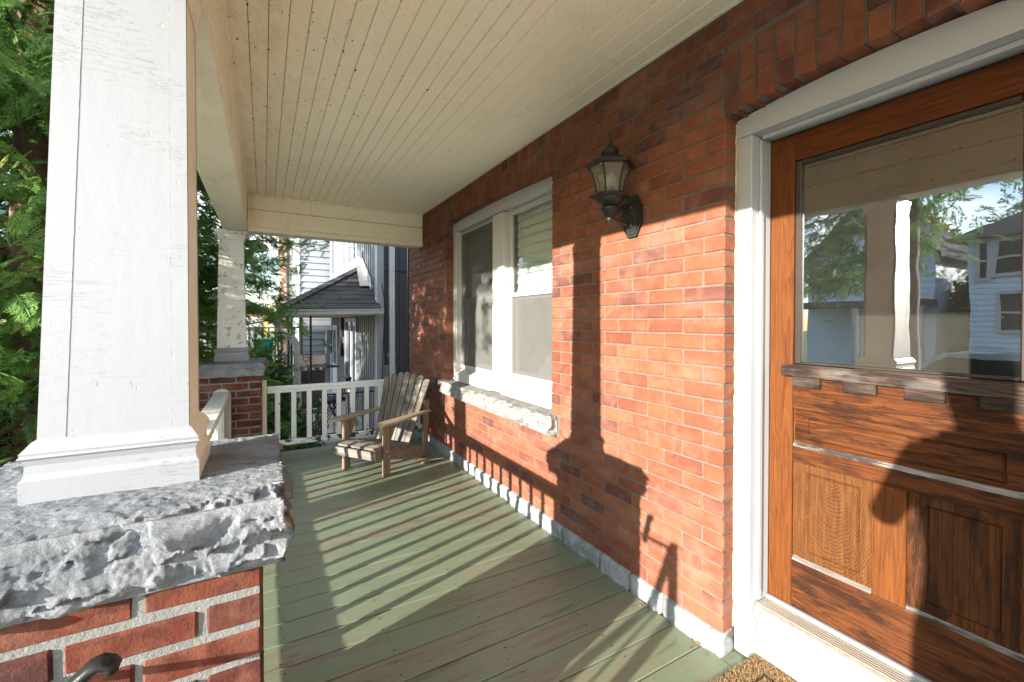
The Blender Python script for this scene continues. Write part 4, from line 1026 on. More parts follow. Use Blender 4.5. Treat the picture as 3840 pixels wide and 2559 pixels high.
for i in range(7):
    k = (i-3)/3; xb_, xt = k*0.172, k*0.252
    ztop = 0.835-0.055*abs(k)**2.1
    yb0, yb1 = 0.325, 0.325+(ztop-0.12)*0.40
    A, B = cp(xb_, yb0, 0.12), cp(xt, yb1, ztop); d = B-A
    w = 0.066
    Lh = d.length/2; tilt = 0.014*k
    pl = [(-Lh, -w*0.40), (Lh-0.012+tilt*-1, -w/2), (Lh+0.004, -w*0.18), (Lh+0.004, w*0.18), (Lh-0.012+tilt, w/2), (-Lh, w*0.40)]
    m = MB(); m.prism(pl, 'Z', -0.009, 0.009); me = m.mesh('back_slat')
    place('back_slat', me, M['chair'], chair, frame((A+B)/2, d, xs_))
cboard('back_brace', (-0.26, 0.535, 0.56), (0.26, 0.535, 0.56), 0.07, 0.024, (0, -0.37, 1), 'chairw', 0.008)
cboard('back_brace', (-0.19, 0.365, 0.16), (0.19, 0.365, 0.16), 0.06, 0.024, (0, -0.37, 1), 'chairw')

# twig and dead leaves on the boards
tg = MB().tube([(1.30, 4.015, 0.010), (1.36, 4.022, 0.012), (1.44, 4.020, 0.011), (1.515, 4.03, 0.009)], [0.007, 0.009, 0.008, 0.005], 7).build('twig', M['twig'], None, True)
tag(tg, 'short brown twig lying on the deck boards behind the chair', 'twig')
st_ = MB().tube([(0.155, 4.75, 0.012), (0.170, 4.66, 0.004), (0.225, 4.56, 0.004), (0.30, 4.45, 0.004)], 0.0022, 5).build('string', M['trim'], None, True)
tag(st_, 'short piece of white string lying on the deck under the far railing', 'string')
lf = MB()
for i in range(46):
    y = R.choice([R.uniform(3.4, 4.0), R.uniform(1.2, 5.0), R.uniform(1.1, 1.5)]); x = W-0.03-abs(R.gauss(0, 0.018)); s_ = R.uniform(0.006, 0.016); a = R.uniform(0, 6.28)
    lf.add([(x+s_*math.cos(a), y+s_*math.sin(a), 0.004+R.uniform(0, .006)), (x-s_*.4*math.sin(a), y+s_*.4*math.cos(a), 0.003), (x-s_*math.cos(a), y-s_*math.sin(a), 0.004+R.uniform(0, .006)), (x+s_*.4*math.sin(a), y-s_*.4*math.cos(a), 0.008)], [(0, 1, 2, 3)])
lfo = lf.build('leaf_litter', m_plain('dead leaf', (0.20, 0.10, 0.05), 0.9, 0, 0.5, 60), kind='stuff')

# ------------------------------------------------------------------ coir mat
mat_ = thing('door_mat', 'tan coir doormat with dark inset lines in front of the oak door', 'doormat', (1.48, 0.62, 0))
mx0, mx1, my0, my1 = 1.235, 1.728, 0.10, 1.022
mm, nt, b = newmat('coir'); p = pos(nt)
sp = nd(nt, 'ShaderNodeSeparateXYZ', {0: p})
def band(c, lo, hi): return mth(nt, 'MULTIPLY', mth(nt, 'GREATER_THAN', c, lo), mth(nt, 'LESS_THAN', c, hi))
wx = mth(nt, 'ADD', sp.outputs[0], mth(nt, 'MULTIPLY', mth(nt, 'SUBTRACT', nz(nt, p, 60, 2), 0.5), 0.012)); wy = mth(nt, 'ADD', sp.outputs[1], mth(nt, 'MULTIPLY', mth(nt, 'SUBTRACT', nz(nt, vadd(nt, p, (4, 4, 4)), 60, 2), 0.5), 0.012))
ins = mth(nt, 'MULTIPLY', band(wx, mx0+0.075, mx1-0.075), band(wy, my0+0.075, my1-0.075))
ins2 = mth(nt, 'MULTIPLY', band(wx, mx0+0.085, mx1-0.085), band(wy, my0+0.085, my1-0.085))
line = mth(nt, 'SUBTRACT', ins, ins2)
i3 = mth(nt, 'SUBTRACT', mth(nt, 'MULTIPLY', band(wx, mx0+0.125, mx1-0.118), band(wy, my0+0.125, my1-0.118)), mth(nt, 'MULTIPLY', band(wx, mx0+0.133, mx1-0.126), band(wy, my0+0.133, my1-0.126)))
line = mth(nt, 'MAXIMUM', line, i3)
c = ramp(nt, nz(nt, p, 170, 3, 0.7), [(0.3, (0.20, 0.125, 0.055)), (0.55, (0.38, 0.25, 0.12)), (0.75, (0.52, 0.37, 0.19))])
c = mixc(nt, mth(nt, 'MULTIPLY', line, 0.85), c, (0.035, 0.03, 0.028))
nt.links.new(c, b.inputs['Base Color']); b.inputs['Roughness'].default_value = 0.95
MB().box(mx0, mx1, my0, my1, 0.001, 0.010, 0.003).build('backing', m_plain('black mat backing', (0.02, 0.02, 0.02), 0.8), mat_)
rng = np.random.default_rng(5)
def fibres(n):
    x = rng.uniform(mx0+.001, mx1-.001, n); y = rng.uniform(my0+.001, my1-.001, n)
    a = rng.uniform(0, 6.283, n); h = rng.uniform(0.010, 0.019, n); lx_, ly_ = rng.normal(0, .006, n), rng.normal(0, .006, n); w = 0.0013
    v = np.empty((n, 3, 3)); v[:, 0] = np.stack([x-w*np.cos(a), y-w*np.sin(a), np.full(n, .008)], 1); v[:, 1] = np.stack([x+w*np.cos(a), y+w*np.sin(a), np.full(n, .008)], 1); v[:, 2] = np.stack([x+lx_, y+ly_, .006+h], 1)
    me = bpy.data.meshes.new('pile'); me.from_pydata(v.reshape(-1, 3).tolist(), [], np.arange(n*3).reshape(-1, 3).tolist()); return me
place('pile', fibres(60000), mm, mat_, kind='stuff')
# ------------------------------------------------------------------ neighbour house
M['dark'] = m_plain('charcoal cladding', (0.040, 0.045, 0.055), 0.6, 0, 0.15, 3)
M['batten'] = m_plain('grey batten', (0.15, 0.165, 0.185), 0.6, 0, 0.12, 5)
M['sidwhite'] = m_plain('white siding', (0.31, 0.335, 0.37), 0.6, 0, 0.05, 4)
M['gut'] = m_plain('grey white gutter', (0.52, 0.55, 0.56), 0.45, 0, 0.1, 5)
M['shingle'] = m_plain('asphalt shingle', (0.030, 0.030, 0.033), 0.9, 0, 0.35, 30, 0.004, 120)
M['winglass'] = M['hglass']
nb = thing('neighbour_house', 'dark grey neighbour house with pale vertical battens, white corner board and a hipped porch roof', 'house', (3.5, 10, -0.9))
XN, YN = 1.90, 8.5
MB().box(XN, 9, YN, 15.2, -0.95, 7.2).build('wall', M['dark'], nb)
MB().box(XN-0.025, XN+0.105, YN-0.022, YN-0.001, -0.95, 7.2, 0.004).build('corner_board', M['sidwhite'], nb)
MB().box(XN-0.024, XN-0.001, YN, YN+0.13, -0.95, 7.2, 0.004).build('corner_board', M['sidwhite'], nb)
MB().box(XN-0.028, XN-0.001, 14.95, 15.2, -0.95, 7.2, 0.004).build('corner_board', M['sidwhite'], nb)
for z in (2.33, 4.9): MB().box(XN+0.11, 9, YN-0.006, YN-0.001, z, z+0.022).build('flashing_joint', M['gap'], nb)
for i in range(9): MB().box(2.30+i*0.42, 2.312+i*0.42, YN-0.005, YN-0.0012, -0.95, 7.2).build('panel_seam', M['gap'], nb)
btm = boardmesh(8.1, 0.055, 0.03, 0.004, 'bat')
nwin = [(10.5, 11.8, 2.80, 4.2), (12.55, 13.83, 2.74, 4.2)]
lowin = (10.6, 12.0, -0.35, 1.35)
yy = 8.72
while yy < 14.9:
    segs = [(-0.94, 7.2)]
    for (a, b, c, d) in nwin+[lowin]:
        if a-0.1 < yy < b+0.1:
            segs = [s_ for (lo, hi) in segs for s_ in ((lo, min(hi, c-0.11)), (max(lo, d+0.11), hi)) if s_[1]-s_[0] > 0.05]
    for lo, hi in segs: MB().box(XN-0.011, XN-0.0005, yy, yy+0.07, lo, hi, 0.003).build('batten', M['batten'], nb)
    yy += 0.215
for (a, b, c, d) in nwin+[lowin]:
    f = MB()
    f.box(XN-0.06, XN-0.001, a-0.10, a, c-0.10, d+0.10, 0.004).box(XN-0.06, XN-0.001, b, b+0.10, c-0.10, d+0.10, 0.004).box(XN-0.061, XN-0.001, a+.001, b-.001, c-0.10, c, 0.004).box(XN-0.061, XN-0.001, a+.001, b-.001, d, d+0.10, 0.004).box(XN-0.045, XN-.001, (a+b)/2-0.04, (a+b)/2+0.04, c+.001, d-.001, 0.003)
    w_ = f.build('window', M['sidwhite'], nb)
    MB().box(XN-0.02, XN-0.012, a+.001, b-.001, c+.001, d-.001).build('pane', M['hglass'], w_)
d_ = MB().box(XN-0.05, XN-0.001, 13.55, 14.5, -0.85, 1.25, 0.004).build('door', M['sidwhite'], nb)
MB().box(XN-0.055, XN-0.0505, 13.7, 14.35, 0.1, 1.1).build('pane', M['hglass'], d_)
# hipped porch roof: eave near us at y=8.3, against the wall up to the peak
rf = nb
P0, P1, PK, PF = Vector((0.20, 8.32, 1.575)), Vector((1.93, 8.32, 1.605)), Vector((1.895, 9.95, 2.60)), Vector((0.20, 15.0, 1.575))
PKf = Vector((1.895, 14.6, 2.60))
m = MB(); m.add([P0, P1, PK, PKf, PF, (1.895, 15.0, 1.575)], [(0, 1, 2), (0, 2, 3, 4), (4, 3, 5)])
roof = m.build('porch_roof', M['shingle'], nb)
for r_ in range(11):        # shingle courses on the slope facing us
    k0, k1 = r_/11, (r_+1.25)/11
    a0, b0 = P0.lerp(PK, k0), P1.lerp(PK, k0); a1, b1 = P0.lerp(PK, min(k1, 1)), P1.lerp(PK, min(k1, 1))
    n = max(1, int((b0-a0).length/0.32)); off = Vector((0, -0.6, 1)).normalized()
    for i in range(n):
        t0, t1 = i/n+0.004, (i+1)/n-0.004; lift = R.uniform(0.010, 0.018)
        q = [a0.lerp(b0, t0)+off*lift, a0.lerp(b0, t1)+off*lift, a1.lerp(b1, t1)+off*0.004, a1.lerp(b1, t0)+off*0.004]
        q2 = [p_-off*0.012 for p_ in q]
        m = MB(); m.rc = True; m.add(q+q2, [(0, 1, 2, 3), (7, 6, 5, 4), (0, 4, 5, 1), (1, 5, 6, 2), (2, 6, 7, 3), (3, 7, 4, 0)]); m.build('shingle', M['shingle'], roof)
for i in range(13):          # hip caps
    a = P0.lerp(PK, i/13); b = P0.lerp(PK, (i+1.15)/13 if i < 12 else 1); d = b-a; s_ = Vector((d.y, -d.x, 0)).normalized()
    up = Vector((0, 0, 0.035)); lf_ = Vector((0, 0, 0.012))
    q = [a-s_*0.12+lf_*.4, a+up, a+s_*0.12+lf_*.4, b-s_*0.11-lf_*.6, b+up-lf_*.8, b+s_*0.11-lf_*.6]
    m = MB(); m.rc = True; m.add(q+[p_-Vector((0, 0, .01)) for p_ in q], [(0, 1, 4, 3), (1, 2, 5, 4), (9, 10, 7, 6), (10, 11, 8, 7), (0, 6, 7, 1), (1, 7, 8, 2), (3, 4, 10, 9), (4, 5, 11, 10), (0, 3, 9, 6), (2, 8, 11, 5)]); m.build('hip_shingle', M['shingle'], roof)
# white flashing board where roof meets wall
def slab(name, a, b, up0, up1, x0, x1, mat):
    m = MB(); m.prism([(a[0], a[1]+up0), (b[0], b[1]+up0), (b[0], b[1]+up1), (a[0], a[1]+up1)], 'X', x0, x1); return m.build(name, mat, nb)
slab('flashing', (9.955, 2.62), (14.9, 2.62), -0.02, 0.20, XN-0.05, XN-0.029, M['sidwhite'])
slab('flashing', (8.95, 2.01), (9.95, 2.62), 0.0, 0.20, XN-0.05, XN-0.029, M['sidwhite'])
m = MB(); m.add([(1.66, 9.0, 2.075), (1.86, 9.0, 2.085), (1.86, 9.85, 2.60), (1.74, 9.85, 2.59)], [(0, 1, 2, 3)]); m.add([(1.66, 9.0, 2.055), (1.86, 9.0, 2.065), (1.86, 9.85, 2.58), (1.74, 9.85, 2.57)], [(3, 2, 1, 0)]); m.build('metal_flashing', M['alu'], nb)
# gutter facing us, falling to the left, with soffit
gx0, gx1 = 0.17, 1.95
def gz(x): return 1.50-0.052*(gx1-x)/(gx1-gx0)
m = MB(); pr = [(8.25, 0.0), (8.25, 0.012), (8.235, 0.02), (8.235, 0.070), (8.222, 0.085), (8.222, 0.105), (8.235, 0.105), (8.34, 0.100), (8.34, 0.0)]
m.rc = True; m.add([(gx0, y, gz(gx0)+z) for y, z in pr]+[(gx1, y, gz(gx1)+z) for y, z in pr], [tuple(range(9)), tuple(range(17, 8, -1))]+[(i, (i+1) % 9, (i+1) % 9+9, i+9) for i in range(9)])
m.build('gutter', M['gut'], nb)
MB().box(0.2, XN-0.03, 8.345, 15.0, 1.475, 1.50).build('soffit', m_plain('porch soffit', (0.42, 0.33, 0.24), 0.8), nb)
MB().box(0.2, XN-0.03, 8.345, 8.375, 1.50, 1.60).build('fascia_board', M['gut'], nb)
def rectpipe(path, w, t, name, mat, par):
    m = MB(); vs = []; path = [Vector(p) for p in path]
    for i, p in enumerate(path):
        d = (path[min(i+1, len(path)-1)]-path[max(i-1, 0)]).normalized(); n = Vector((0, 1, 0)); s_ = n.cross(d).normalized()
        vs += [p+s_*w/2+n*t/2, p-s_*w/2+n*t/2, p-s_*w/2-n*t/2, p+s_*w/2-n*t/2]
    fs = [(i*4+k, i*4+(k+1) % 4, (i+1)*4+(k+1) % 4, (i+1)*4+k) for i in range(len(path)-1) for k in range(4)]
    m.rc = True; m.add(vs, fs+[(0, 1, 2, 3), tuple(len(vs)-4+k for k in range(4))]); return m.build(name, mat, par)
ds = [(0.19, 1.46), (0.185, 1.36), (0.19, 1.30), (0.205, 1.24), (0.235, 1.19), (0.28, 1.155), (0.35, 1.12), (0.41, 1.085), (0.455, 1.04), (0.475, 0.98), (0.482, 0.90), (0.482, 0.40), (0.482, -0.92)]
dp = rectpipe([(x, 8.285, z) for x, z in ds], 0.10, 0.07, 'downspout', M['gut'], nb)
cr_ = MB()
for i in range(7):
    for (x, z) in ((0.187+i*0.008, 1.335-i*0.022), (0.40+i*0.011, 1.09-i*0.020)):
        cr_.box(x-0.054, x+0.054, 8.246, 8.2495, z-0.003, z+0.003)
cr_.build('crimp', M['gut'], dp)
for i in range(5): MB().box(0.443+i*0.0165, 0.449+i*0.0165, 8.245, 8.2498, -0.9, 0.86).build('rib', M['gut'], dp)
rectpipe([(2.145, 8.43, 7.0), (2.145, 8.43, 3.0), (2.145, 8.43, -0.93)], 0.098, 0.075, 'downspout', M['gut'], nb)
MB().box(2.07, 2.22, 8.46, 8.495, 0.68, 0.74, 0.004).build('pipe_strap', M['sidwhite'], nb)
MB().box(2.00, 2.22, 8.40, 8.498, 0.05, 0.52, 0.01).build('meter_box', m_plain('grey meter box', (0.16, 0.17, 0.19), 0.5), nb)
MB().tube([(1.96, 8.47, 2.1), (2.02, 8.46, 1.75), (1.99, 8.46, 0.9), (1.965, 8.46, 0.3), (1.96, 8.46, -0.6)], 0.008, 6).build('cable', M['black'], nb)
MB().box(XN-0.10, XN-0.03, 12.6, 12.95, 0.42, 0.78, 0.01).build('letter_box', M['black'], nb)
for (y, z) in ((14.75, 0.95), (14.85, 0.75), (14.9, 0.45)): MB().box(XN-0.20, XN-0.03, y, y+0.18, z-0.1, z+0.14, 0.02).build('meter', M['sidwhite'], nb)
MB().box(XN-0.12, XN-0.03, 12.35, 12.5, 0.95, 1.5, 0.01).build('porch_light', M['dark'], nb)
MB().box(0.12, XN-0.002, 8.40, 15.2, -0.95, -0.80, 0.01).build('porch_slab', m_plain('porch slab', (0.36, 0.36, 0.35), 0.9, 0, 0.15, 5), nb)
# green rain pipe at our own corner
gp = MB().tube([(1.665, 5.585, 5.9), (1.665, 5.585, 2.9), (1.665, 5.585, -0.9)], 0.042, 14).build('rain_pipe', m_plain('dark green enamel', (0.012, 0.055, 0.04), 0.3, 0, 0.1), None, True)
tag(gp, 'dark green round rain pipe running down the brick corner at the far end', 'pipe')

# iron work of the neighbour porch
def scroll(m, c, r0_, turns, a0, sx=1, rad=0.007, n=26):
    m.tube([(c[0]+sx*r0_*(1-0.8*i/n)*math.cos(a0+turns*2*math.pi*i/n), c[1], c[2]+r0_*(1-0.8*i/n)*math.sin(a0+turns*2*math.pi*i/n)) for i in range(n+1)], rad, 5)
ip = thing('iron_post', 'black wrought iron porch support with scrolls beside the curved grey downspout', 'iron support', (0.57, 8.6, -0.8))
MB().box(0.405, 0.437, 8.58, 8.612, -0.8, 1.475, 0.002).build('upright', M['black'], ip)
MB().box(0.712, 0.748, 8.58, 8.616, -0.8, 1.475, 0.002).build('upright', M['black'], ip)
m = MB()
for (z, sx) in ((0.62, 1), (0.28, -1), (-0.1, 1), (-0.5, -1)):
    scroll(m, (0.66, 8.597, z+0.08), 0.085, 1.6, -0.4, 1); scroll(m, (0.52, 8.597, z-0.10), 0.080, 1.6, 2.6, 1)
    m.tube([(0.44, 8.597, z-0.16), (0.56, 8.597, z-0.06), (0.64, 8.597, z+0.02), (0.71, 8.597, z-0.10)], 0.006, 5)
m.build('scroll_work', M['black'], ip)
ir = thing('iron_railing', 'low black wrought iron railing of the neighbour porch seen between the white balusters', 'railing', (1.3, 8.6, -0.8))
MB().box(0.75, XN-0.06, 8.585, 8.61, 0.005, 0.030, 0.002).build('top_bar', M['black'], ir)
MB().box(0.75, XN-0.06, 8.585, 8.61, -0.72, -0.70, 0.002).build('bottom_bar', M['black'], ir)
vb = MB().box(-0.008, 0.008, -0.008, 0.008, 0, 0.703).mesh('bar')
for k in range(8): place('bar', vb, M['black'], ir, T(0.86+k*0.128, 8.597, -0.70))
m = MB()
for k in range(3): scroll(m, (0.92+k*0.25, 8.597, -0.32), 0.10, 1.5, k*1.1); scroll(m, (0.98+k*0.25, 8.597, -0.55), 0.08, 1.5, 2+k)
m.build('scroll_work', M['black'], ir)
ip2 = thing('iron_post', 'plain black iron porch post farther back beside the barbecue', 'iron support', (0.30, 12.0, -0.8))
for x in (0.28, 0.50): MB().box(x, x+0.035, 12, 12.035, -0.8, 1.475, 0.002).build('upright', M['black'], ip2)
m = MB()
for z in (0.9, 0.5, 0.0): scroll(m, (0.40, 12.02, z), 0.09, 1.6, z*3)
m.build('scroll_work', M['black'], ip2)

# barbecue
bq = thing('barbecue', 'stainless steel gas barbecue with black cabinet standing on the neighbour porch', 'barbecue', (1.02, 11.6, -0.8))
steel = m_plain('steel lid', (0.30, 0.28, 0.25), 0.4, 0.6, 0.15, 6)
m = MB(); lid = [(11.40, 0.30), (11.40, 0.38), (11.43, 0.47), (11.50, 0.525), (11.60, 0.54), (11.72, 0.52), (11.80, 0.45), (11.82, 0.30)]
m.prism([(y, z) for y, z in lid], 'X', 0.735, 1.295); m.build('lid', steel, bq)
MB().tube([(0.80, 11.39, 0.345), (0.80, 11.355, 0.345), (1.23, 11.355, 0.345), (1.23, 11.39, 0.345)], 0.013, 8).build('handle', steel, bq)
MB().box(0.72, 1.31, 11.36, 11.82, 0.17, 0.297, 0.01).build('control_panel', m_plain('dark steel panel', (0.10, 0.10, 0.11), 0.4, 0.6), bq)
for x in (0.86, 1.02, 1.19): MB().lathe([(0.030, 0), (0.030, 0.03), (0.012, 0.035)], (0, 0, 0), 12).build('knob', steel, None) if False else MB().tube([(x, 11.36, 0.232), (x, 11.325, 0.232)], 0.028, 12).build('knob', steel, bq)
MB().box(0.75, 1.28, 11.40, 11.80, -0.72, 0.165, 0.008).build('cabinet', M['black'], bq)
MB().box(1.312, 1.62, 11.42, 11.78, 0.235, 0.265, 0.006).build('side_shelf', M['black'], bq)
for x in (0.80, 1.22): MB().tube([(x-0.02, 11.6, -0.76), (x+0.02, 11.6, -0.76)], 0.045, 12).build('wheel', M['black'], bq)
# folding chairs
for i, (dx, dy, lab) in enumerate(((0, 0, 'black folding chair with padded seat leaning folded on the neighbour porch, front one'), (0.10, 0.22, 'black folding chair leaning folded against the grey wall behind another one'))):
    fc = thing('folding_chair', lab, 'chair', (1.28+dx, 9.6+dy, -0.8), 'folding chairs on the neighbour porch')
    b0 = Vector((1.28+dx, 9.6+dy, -0.8))
    def q(x, y, z): return b0+Vector((x, y, z))
    for s_ in (-0.2, 0.2):
        MB().tube([q(-0.32, s_, 0.0), q(0.0, s_, 0.55), q(0.22, s_, 0.98)], 0.012, 6).build('frame_tube', M['black'], fc)
        MB().tube([q(0.12, s_, 0.0), q(-0.1, s_, 0.40), q(-0.22, s_, 0.62)], 0.012, 6).build('leg', M['black'], fc)
    MB().lattice(tuple(q(-0.30, -0.2, 0.50)), tuple(q(0.10, 0.2, 0.57)), (6, 6, 2), lambda p, u: (p.x, p.y, p.z+0.25*u[0]*0+0.02*math.sin(math.pi*u[0])*math.sin(math.pi*u[1]))).build('seat', M['dark'], fc, True)
    MB().box(*(q(0.17, -0.2, 0.82).x, q(0.21, 0, 0).x), q(0, -0.2, 0).y, q(0, 0.2, 0).y, q(0, 0, 0.82).z, q(0, 0, 1.0).z, 0.008).build('backrest', M['dark'], fc)

# ------------------------------------------------------------------ houses behind
def clap_house(t, x0, x1, y, z0, z1, h, mat, face='Y', tilt=0.018):
    k = 0; z = z0
    while z < z1:
        b = min(z+h+0.006, z1)
        m = MB(); m.rc = True
        if face == 'Y': q = [(x0, y-tilt, z), (x1, y-tilt, z), (x1, y-0.002, b), (x0, y-0.002, b), (x0, y, z), (x1, y, z), (x1, y+.004, b), (x0, y+.004, b)]
        else: q = [(y+tilt, x0, z), (y+tilt, x1, z), (y+0.002, x1, b), (y+0.002, x0, b), (y, x0, z), (y, x1, z), (y-.004, x1, b), (y-.004, x0, b)]
        m.add(q, [(0, 1, 2, 3), (7, 6, 5, 4), (0, 4, 5, 1), (1, 5, 6, 2), (2, 6, 7, 3), (3, 7, 4, 0)]); m.build('clapboard', mat, t); z += h
wh = thing('white_house', 'white clapboard house wall behind the neighbour porch roof', 'house', (4, 16.5, -0.95))
MB().box(1.06, 8, 15.62, 20, -0.95, 8.5).build('wall', M['sidwhite'], wh)
clap_house(wh, 1.045, 8, 15.615, -0.85, 8.4, 0.207, M['sidwhite'], 'Y', 0.04)
MB().box(1.0, 1.044, 15.58, 15.64, -0.95, 8.4, 0.004).build('corner_board', M['batten'], wh)
fl = thing('flood_light', 'small grey wall light with cables fixed high on the white clapboard wall', 'light', (1.75, 15.5, 4.0))
MB().box(1.70, 1.83, 15.42, 15.58, 4.02, 4.16, 0.02).build('lamp_head', M['gut'], fl)
MB().tube([(0.4, 15.2, 3.75), (1.2, 15.45, 3.85), (1.72, 15.54, 4.02), (2.6, 15.55, 3.9)], 0.012, 5).build('cable', M['batten'], fl)
bh = thing('beige_house', 'beige clapboard house with dark corner trim farther back beyond the white house', 'house', (2, 20, -0.95))
beige = m_plain('beige siding', (0.62, 0.57, 0.47), 0.7, 0, 0.05, 4)
MB().box(0.93, 6, 20.05, 26, -0.95, 8.8).build('wall', beige, bh)
clap_house(bh, 0.93, 6, 20.0, -0.9, 8.7, 0.22, beige)
MB().box(0.80, 0.92, 19.95, 20.1, -0.95, 8.8, 0.01).build('corner_board', M['dark'], bh)
cm_ = thing('chimney', 'pink brick chimney stack left of the beige house', 'chimney', (0.68, 21, -0.95))
MB().box(0.56, 0.88, 20.6, 21.2, -0.95, 5.15, 0.01).build('stack', m_brick('pink brick', [(0, (0.50, 0.30, 0.24)), (1, (0.55, 0.36, 0.29))]), cm_)
MB().box(0.53, 0.91, 20.57, 21.23, 5.151, 5.25, 0.01).build('crown', M['pmortar'], cm_)
yh = thing('yellow_house', 'sunlit yellow ochre house side seen low through the hedge', 'house', (-0.5, 24, -0.95))
MB().box(-3.5, 0.2, 23, 27, -0.95, 1.7).build('wall', m_plain('ochre stucco', (0.58, 0.40, 0.18), 0.8), yh)
m = MB(); m.prism([(-3.8, 1.7), (0.5, 1.7), (-1.6, 2.9)], 'Y', 22.8, 27.2); m.build('roof', M['shingle'], yh)
for x in (-2.6, -0.9): MB().box(x, x+0.8, 22.96, 22.999, 0.2, 1.6, 0.01).build('window', M['sidwhite'], yh)
wd = thing('deck_railing', 'grey wooden deck railing in the distance left of the downspout', 'railing', (0.4, 14.2, -0.95))
wgrey = m_plain('silver wood', (0.34, 0.29, 0.25), 0.85, 0, 0.2, 8)
MB().box(-1.4, 0.95, 14.15, 14.27, 1.16, 1.21, 0.006).build('top_rail', wgrey, wd)
MB().box(-1.4, 0.95, 14.18, 14.23, 0.35, 0.42, 0.004).build('bottom_rail', wgrey, wd)
for k in range(15): MB().box(-1.35+k*0.16, -1.30+k*0.16, 14.17, 14.22, 0.421, 1.159, 0.004).build('baluster', wgrey, wd)
for x in (-1.0, 0.9): MB().box(x, x+0.1, 14.23, 14.33, -0.95, 1.9, 0.006).build('post', wgrey, wd)
bn = thing('green_bin', 'green wheeled bin standing near the distant deck railing', 'bin', (0.0, 13.4, -0.95))
MB().lattice((-0.25, 13.2, -0.95), (0.2, 13.6, 0.85), (2, 2, 2), lambda p, u: (p.x*(0.85+0.15*u[2]), 13.4+(p.y-13.4)*(0.85+0.15*u[2]), p.z)).build('body', m_plain('green plastic', (0.02, 0.22, 0.13), 0.4), bn)
MB().box(-0.28, 0.23, 13.17, 13.63, 0.851, 0.91, 0.02).build('lid', m_plain('green plastic lid', (0.02, 0.2, 0.12), 0.4), bn)
for i, (z, lab) in enumerate(((4.35, 'thin overhead wire crossing the sky beyond the porch, upper one'), (6.6, 'thin overhead wire crossing high above the street'))):
    w_ = MB().tube([(-14+i*2, 17.5, z+0.9), (-6, 17.6, z+0.2), (0, 17.7, z), (6, 17.9, z+0.3)], 0.012, 5).build('overhead_wire', M['black']); tag(w_, lab, 'wire')

# ------------------------------------------------------------------ across the street (seen mirrored in the door glass)
M['bluesid'] = m_plain('pale blue siding', (0.36, 0.50, 0.62), 0.6, 0, 0.05, 4)
ha = thing('gabled_house', 'pale blue gabled clapboard house across the street mirrored in the door glass', 'house', (-20, 8, -0.95))
MB().box(-26, -18.02, 6.2, 10.5, -0.95, 4.1).build('wall', M['bluesid'], ha)
m = MB(); m.prism([(6.2, 4.1), (10.5, 4.1), (8.35, 6.15)], 'X', -26, -18.02); m.build('gable', M['bluesid'], ha)
clap_house(ha, 6.2, 10.5, -18.0, 2.2, 4.1, 0.24, M['bluesid'], 'X', 0.03)
for (a, b) in (((5.85, 3.75), (8.35, 6.15)), ((10.85, 3.75), (8.35, 6.15))):
    m = MB(); m.prism([a, b, (b[0], b[1]+0.16), (a[0], a[1]+0.16)], 'X', -26.3, -17.5); m.build('roof', M['shingle'], ha)
MB().box(-18.0, -16.4, 6.1, 10.5, 1.95, 2.2, 0.02).build('porch_roof', M['shingle'], ha)
for y in (6.1, 8.0): MB().box(-16.7, -16.5, y, y+0.18, -0.9, 1.94).build('porch_post', M['sidwhite'], ha)
MB().box(-18.04, -17.95, 6.9, 7.5, 2.7, 3.7, 0.02).build('window', M['dark'], ha)
hb = thing('hip_roofed_house', 'pale blue two storey house with dark roof across the street mirrored in the door glass', 'house', (-18, 3, -0.95))
MB().box(-23, -15.02, -0.3, 4.6, -0.95, 3.95).build('wall', M['bluesid'], hb)
clap_house(hb, -0.3, 4.6, -15.0, -0.5, 3.9, 0.16, M['bluesid'], 'X', 0.02)
m = MB(); m.rc = True; m.add([(-14.6, -0.7, 3.9), (-14.6, 5.0, 3.9), (-23.4, 5.0, 3.9), (-23.4, -0.7, 3.9), (-17.5, 1.6, 5.9), (-20.5, 1.6, 5.9)], [(0, 1, 4), (1, 2, 5, 4), (2, 3, 5), (3, 0, 4, 5), (3, 2, 1, 0)]); m.build('roof', M['shingle'], hb)
for (y0, y1, z0, z1) in ((3.1, 3.98, 2.8, 3.75), (1.5, 2.4, 2.8, 3.75), (3.1, 3.88, 1.15, 2.2), (1.5, 2.4, 1.15, 2.2), (4.18, 4.36, 2.7, 3.75)):
    f = MB().box(-15.0, -14.93, y0-0.1, y0, z0-.1, z1+.1).box(-15.0, -14.93, y1, y1+.1, z0-.1, z1+.1).box(-15, -14.931, y0, y1, z1, z1+.1).box(-15, -14.931, y0, y1, z0-.1, z0).box(-15, -14.94, y0, y1, (z0+z1)/2-.03, (z0+z1)/2+.03).build('window', M['sidwhite'], hb)
    MB().box(-14.975, -14.965, y0, y1, z0, z1).build('pane', m_plain('dark pane', (0.02, 0.022, 0.025), 0.1) if 'dark pane' not in bpy.data.materials else bpy.data.materials['dark pane'], f)
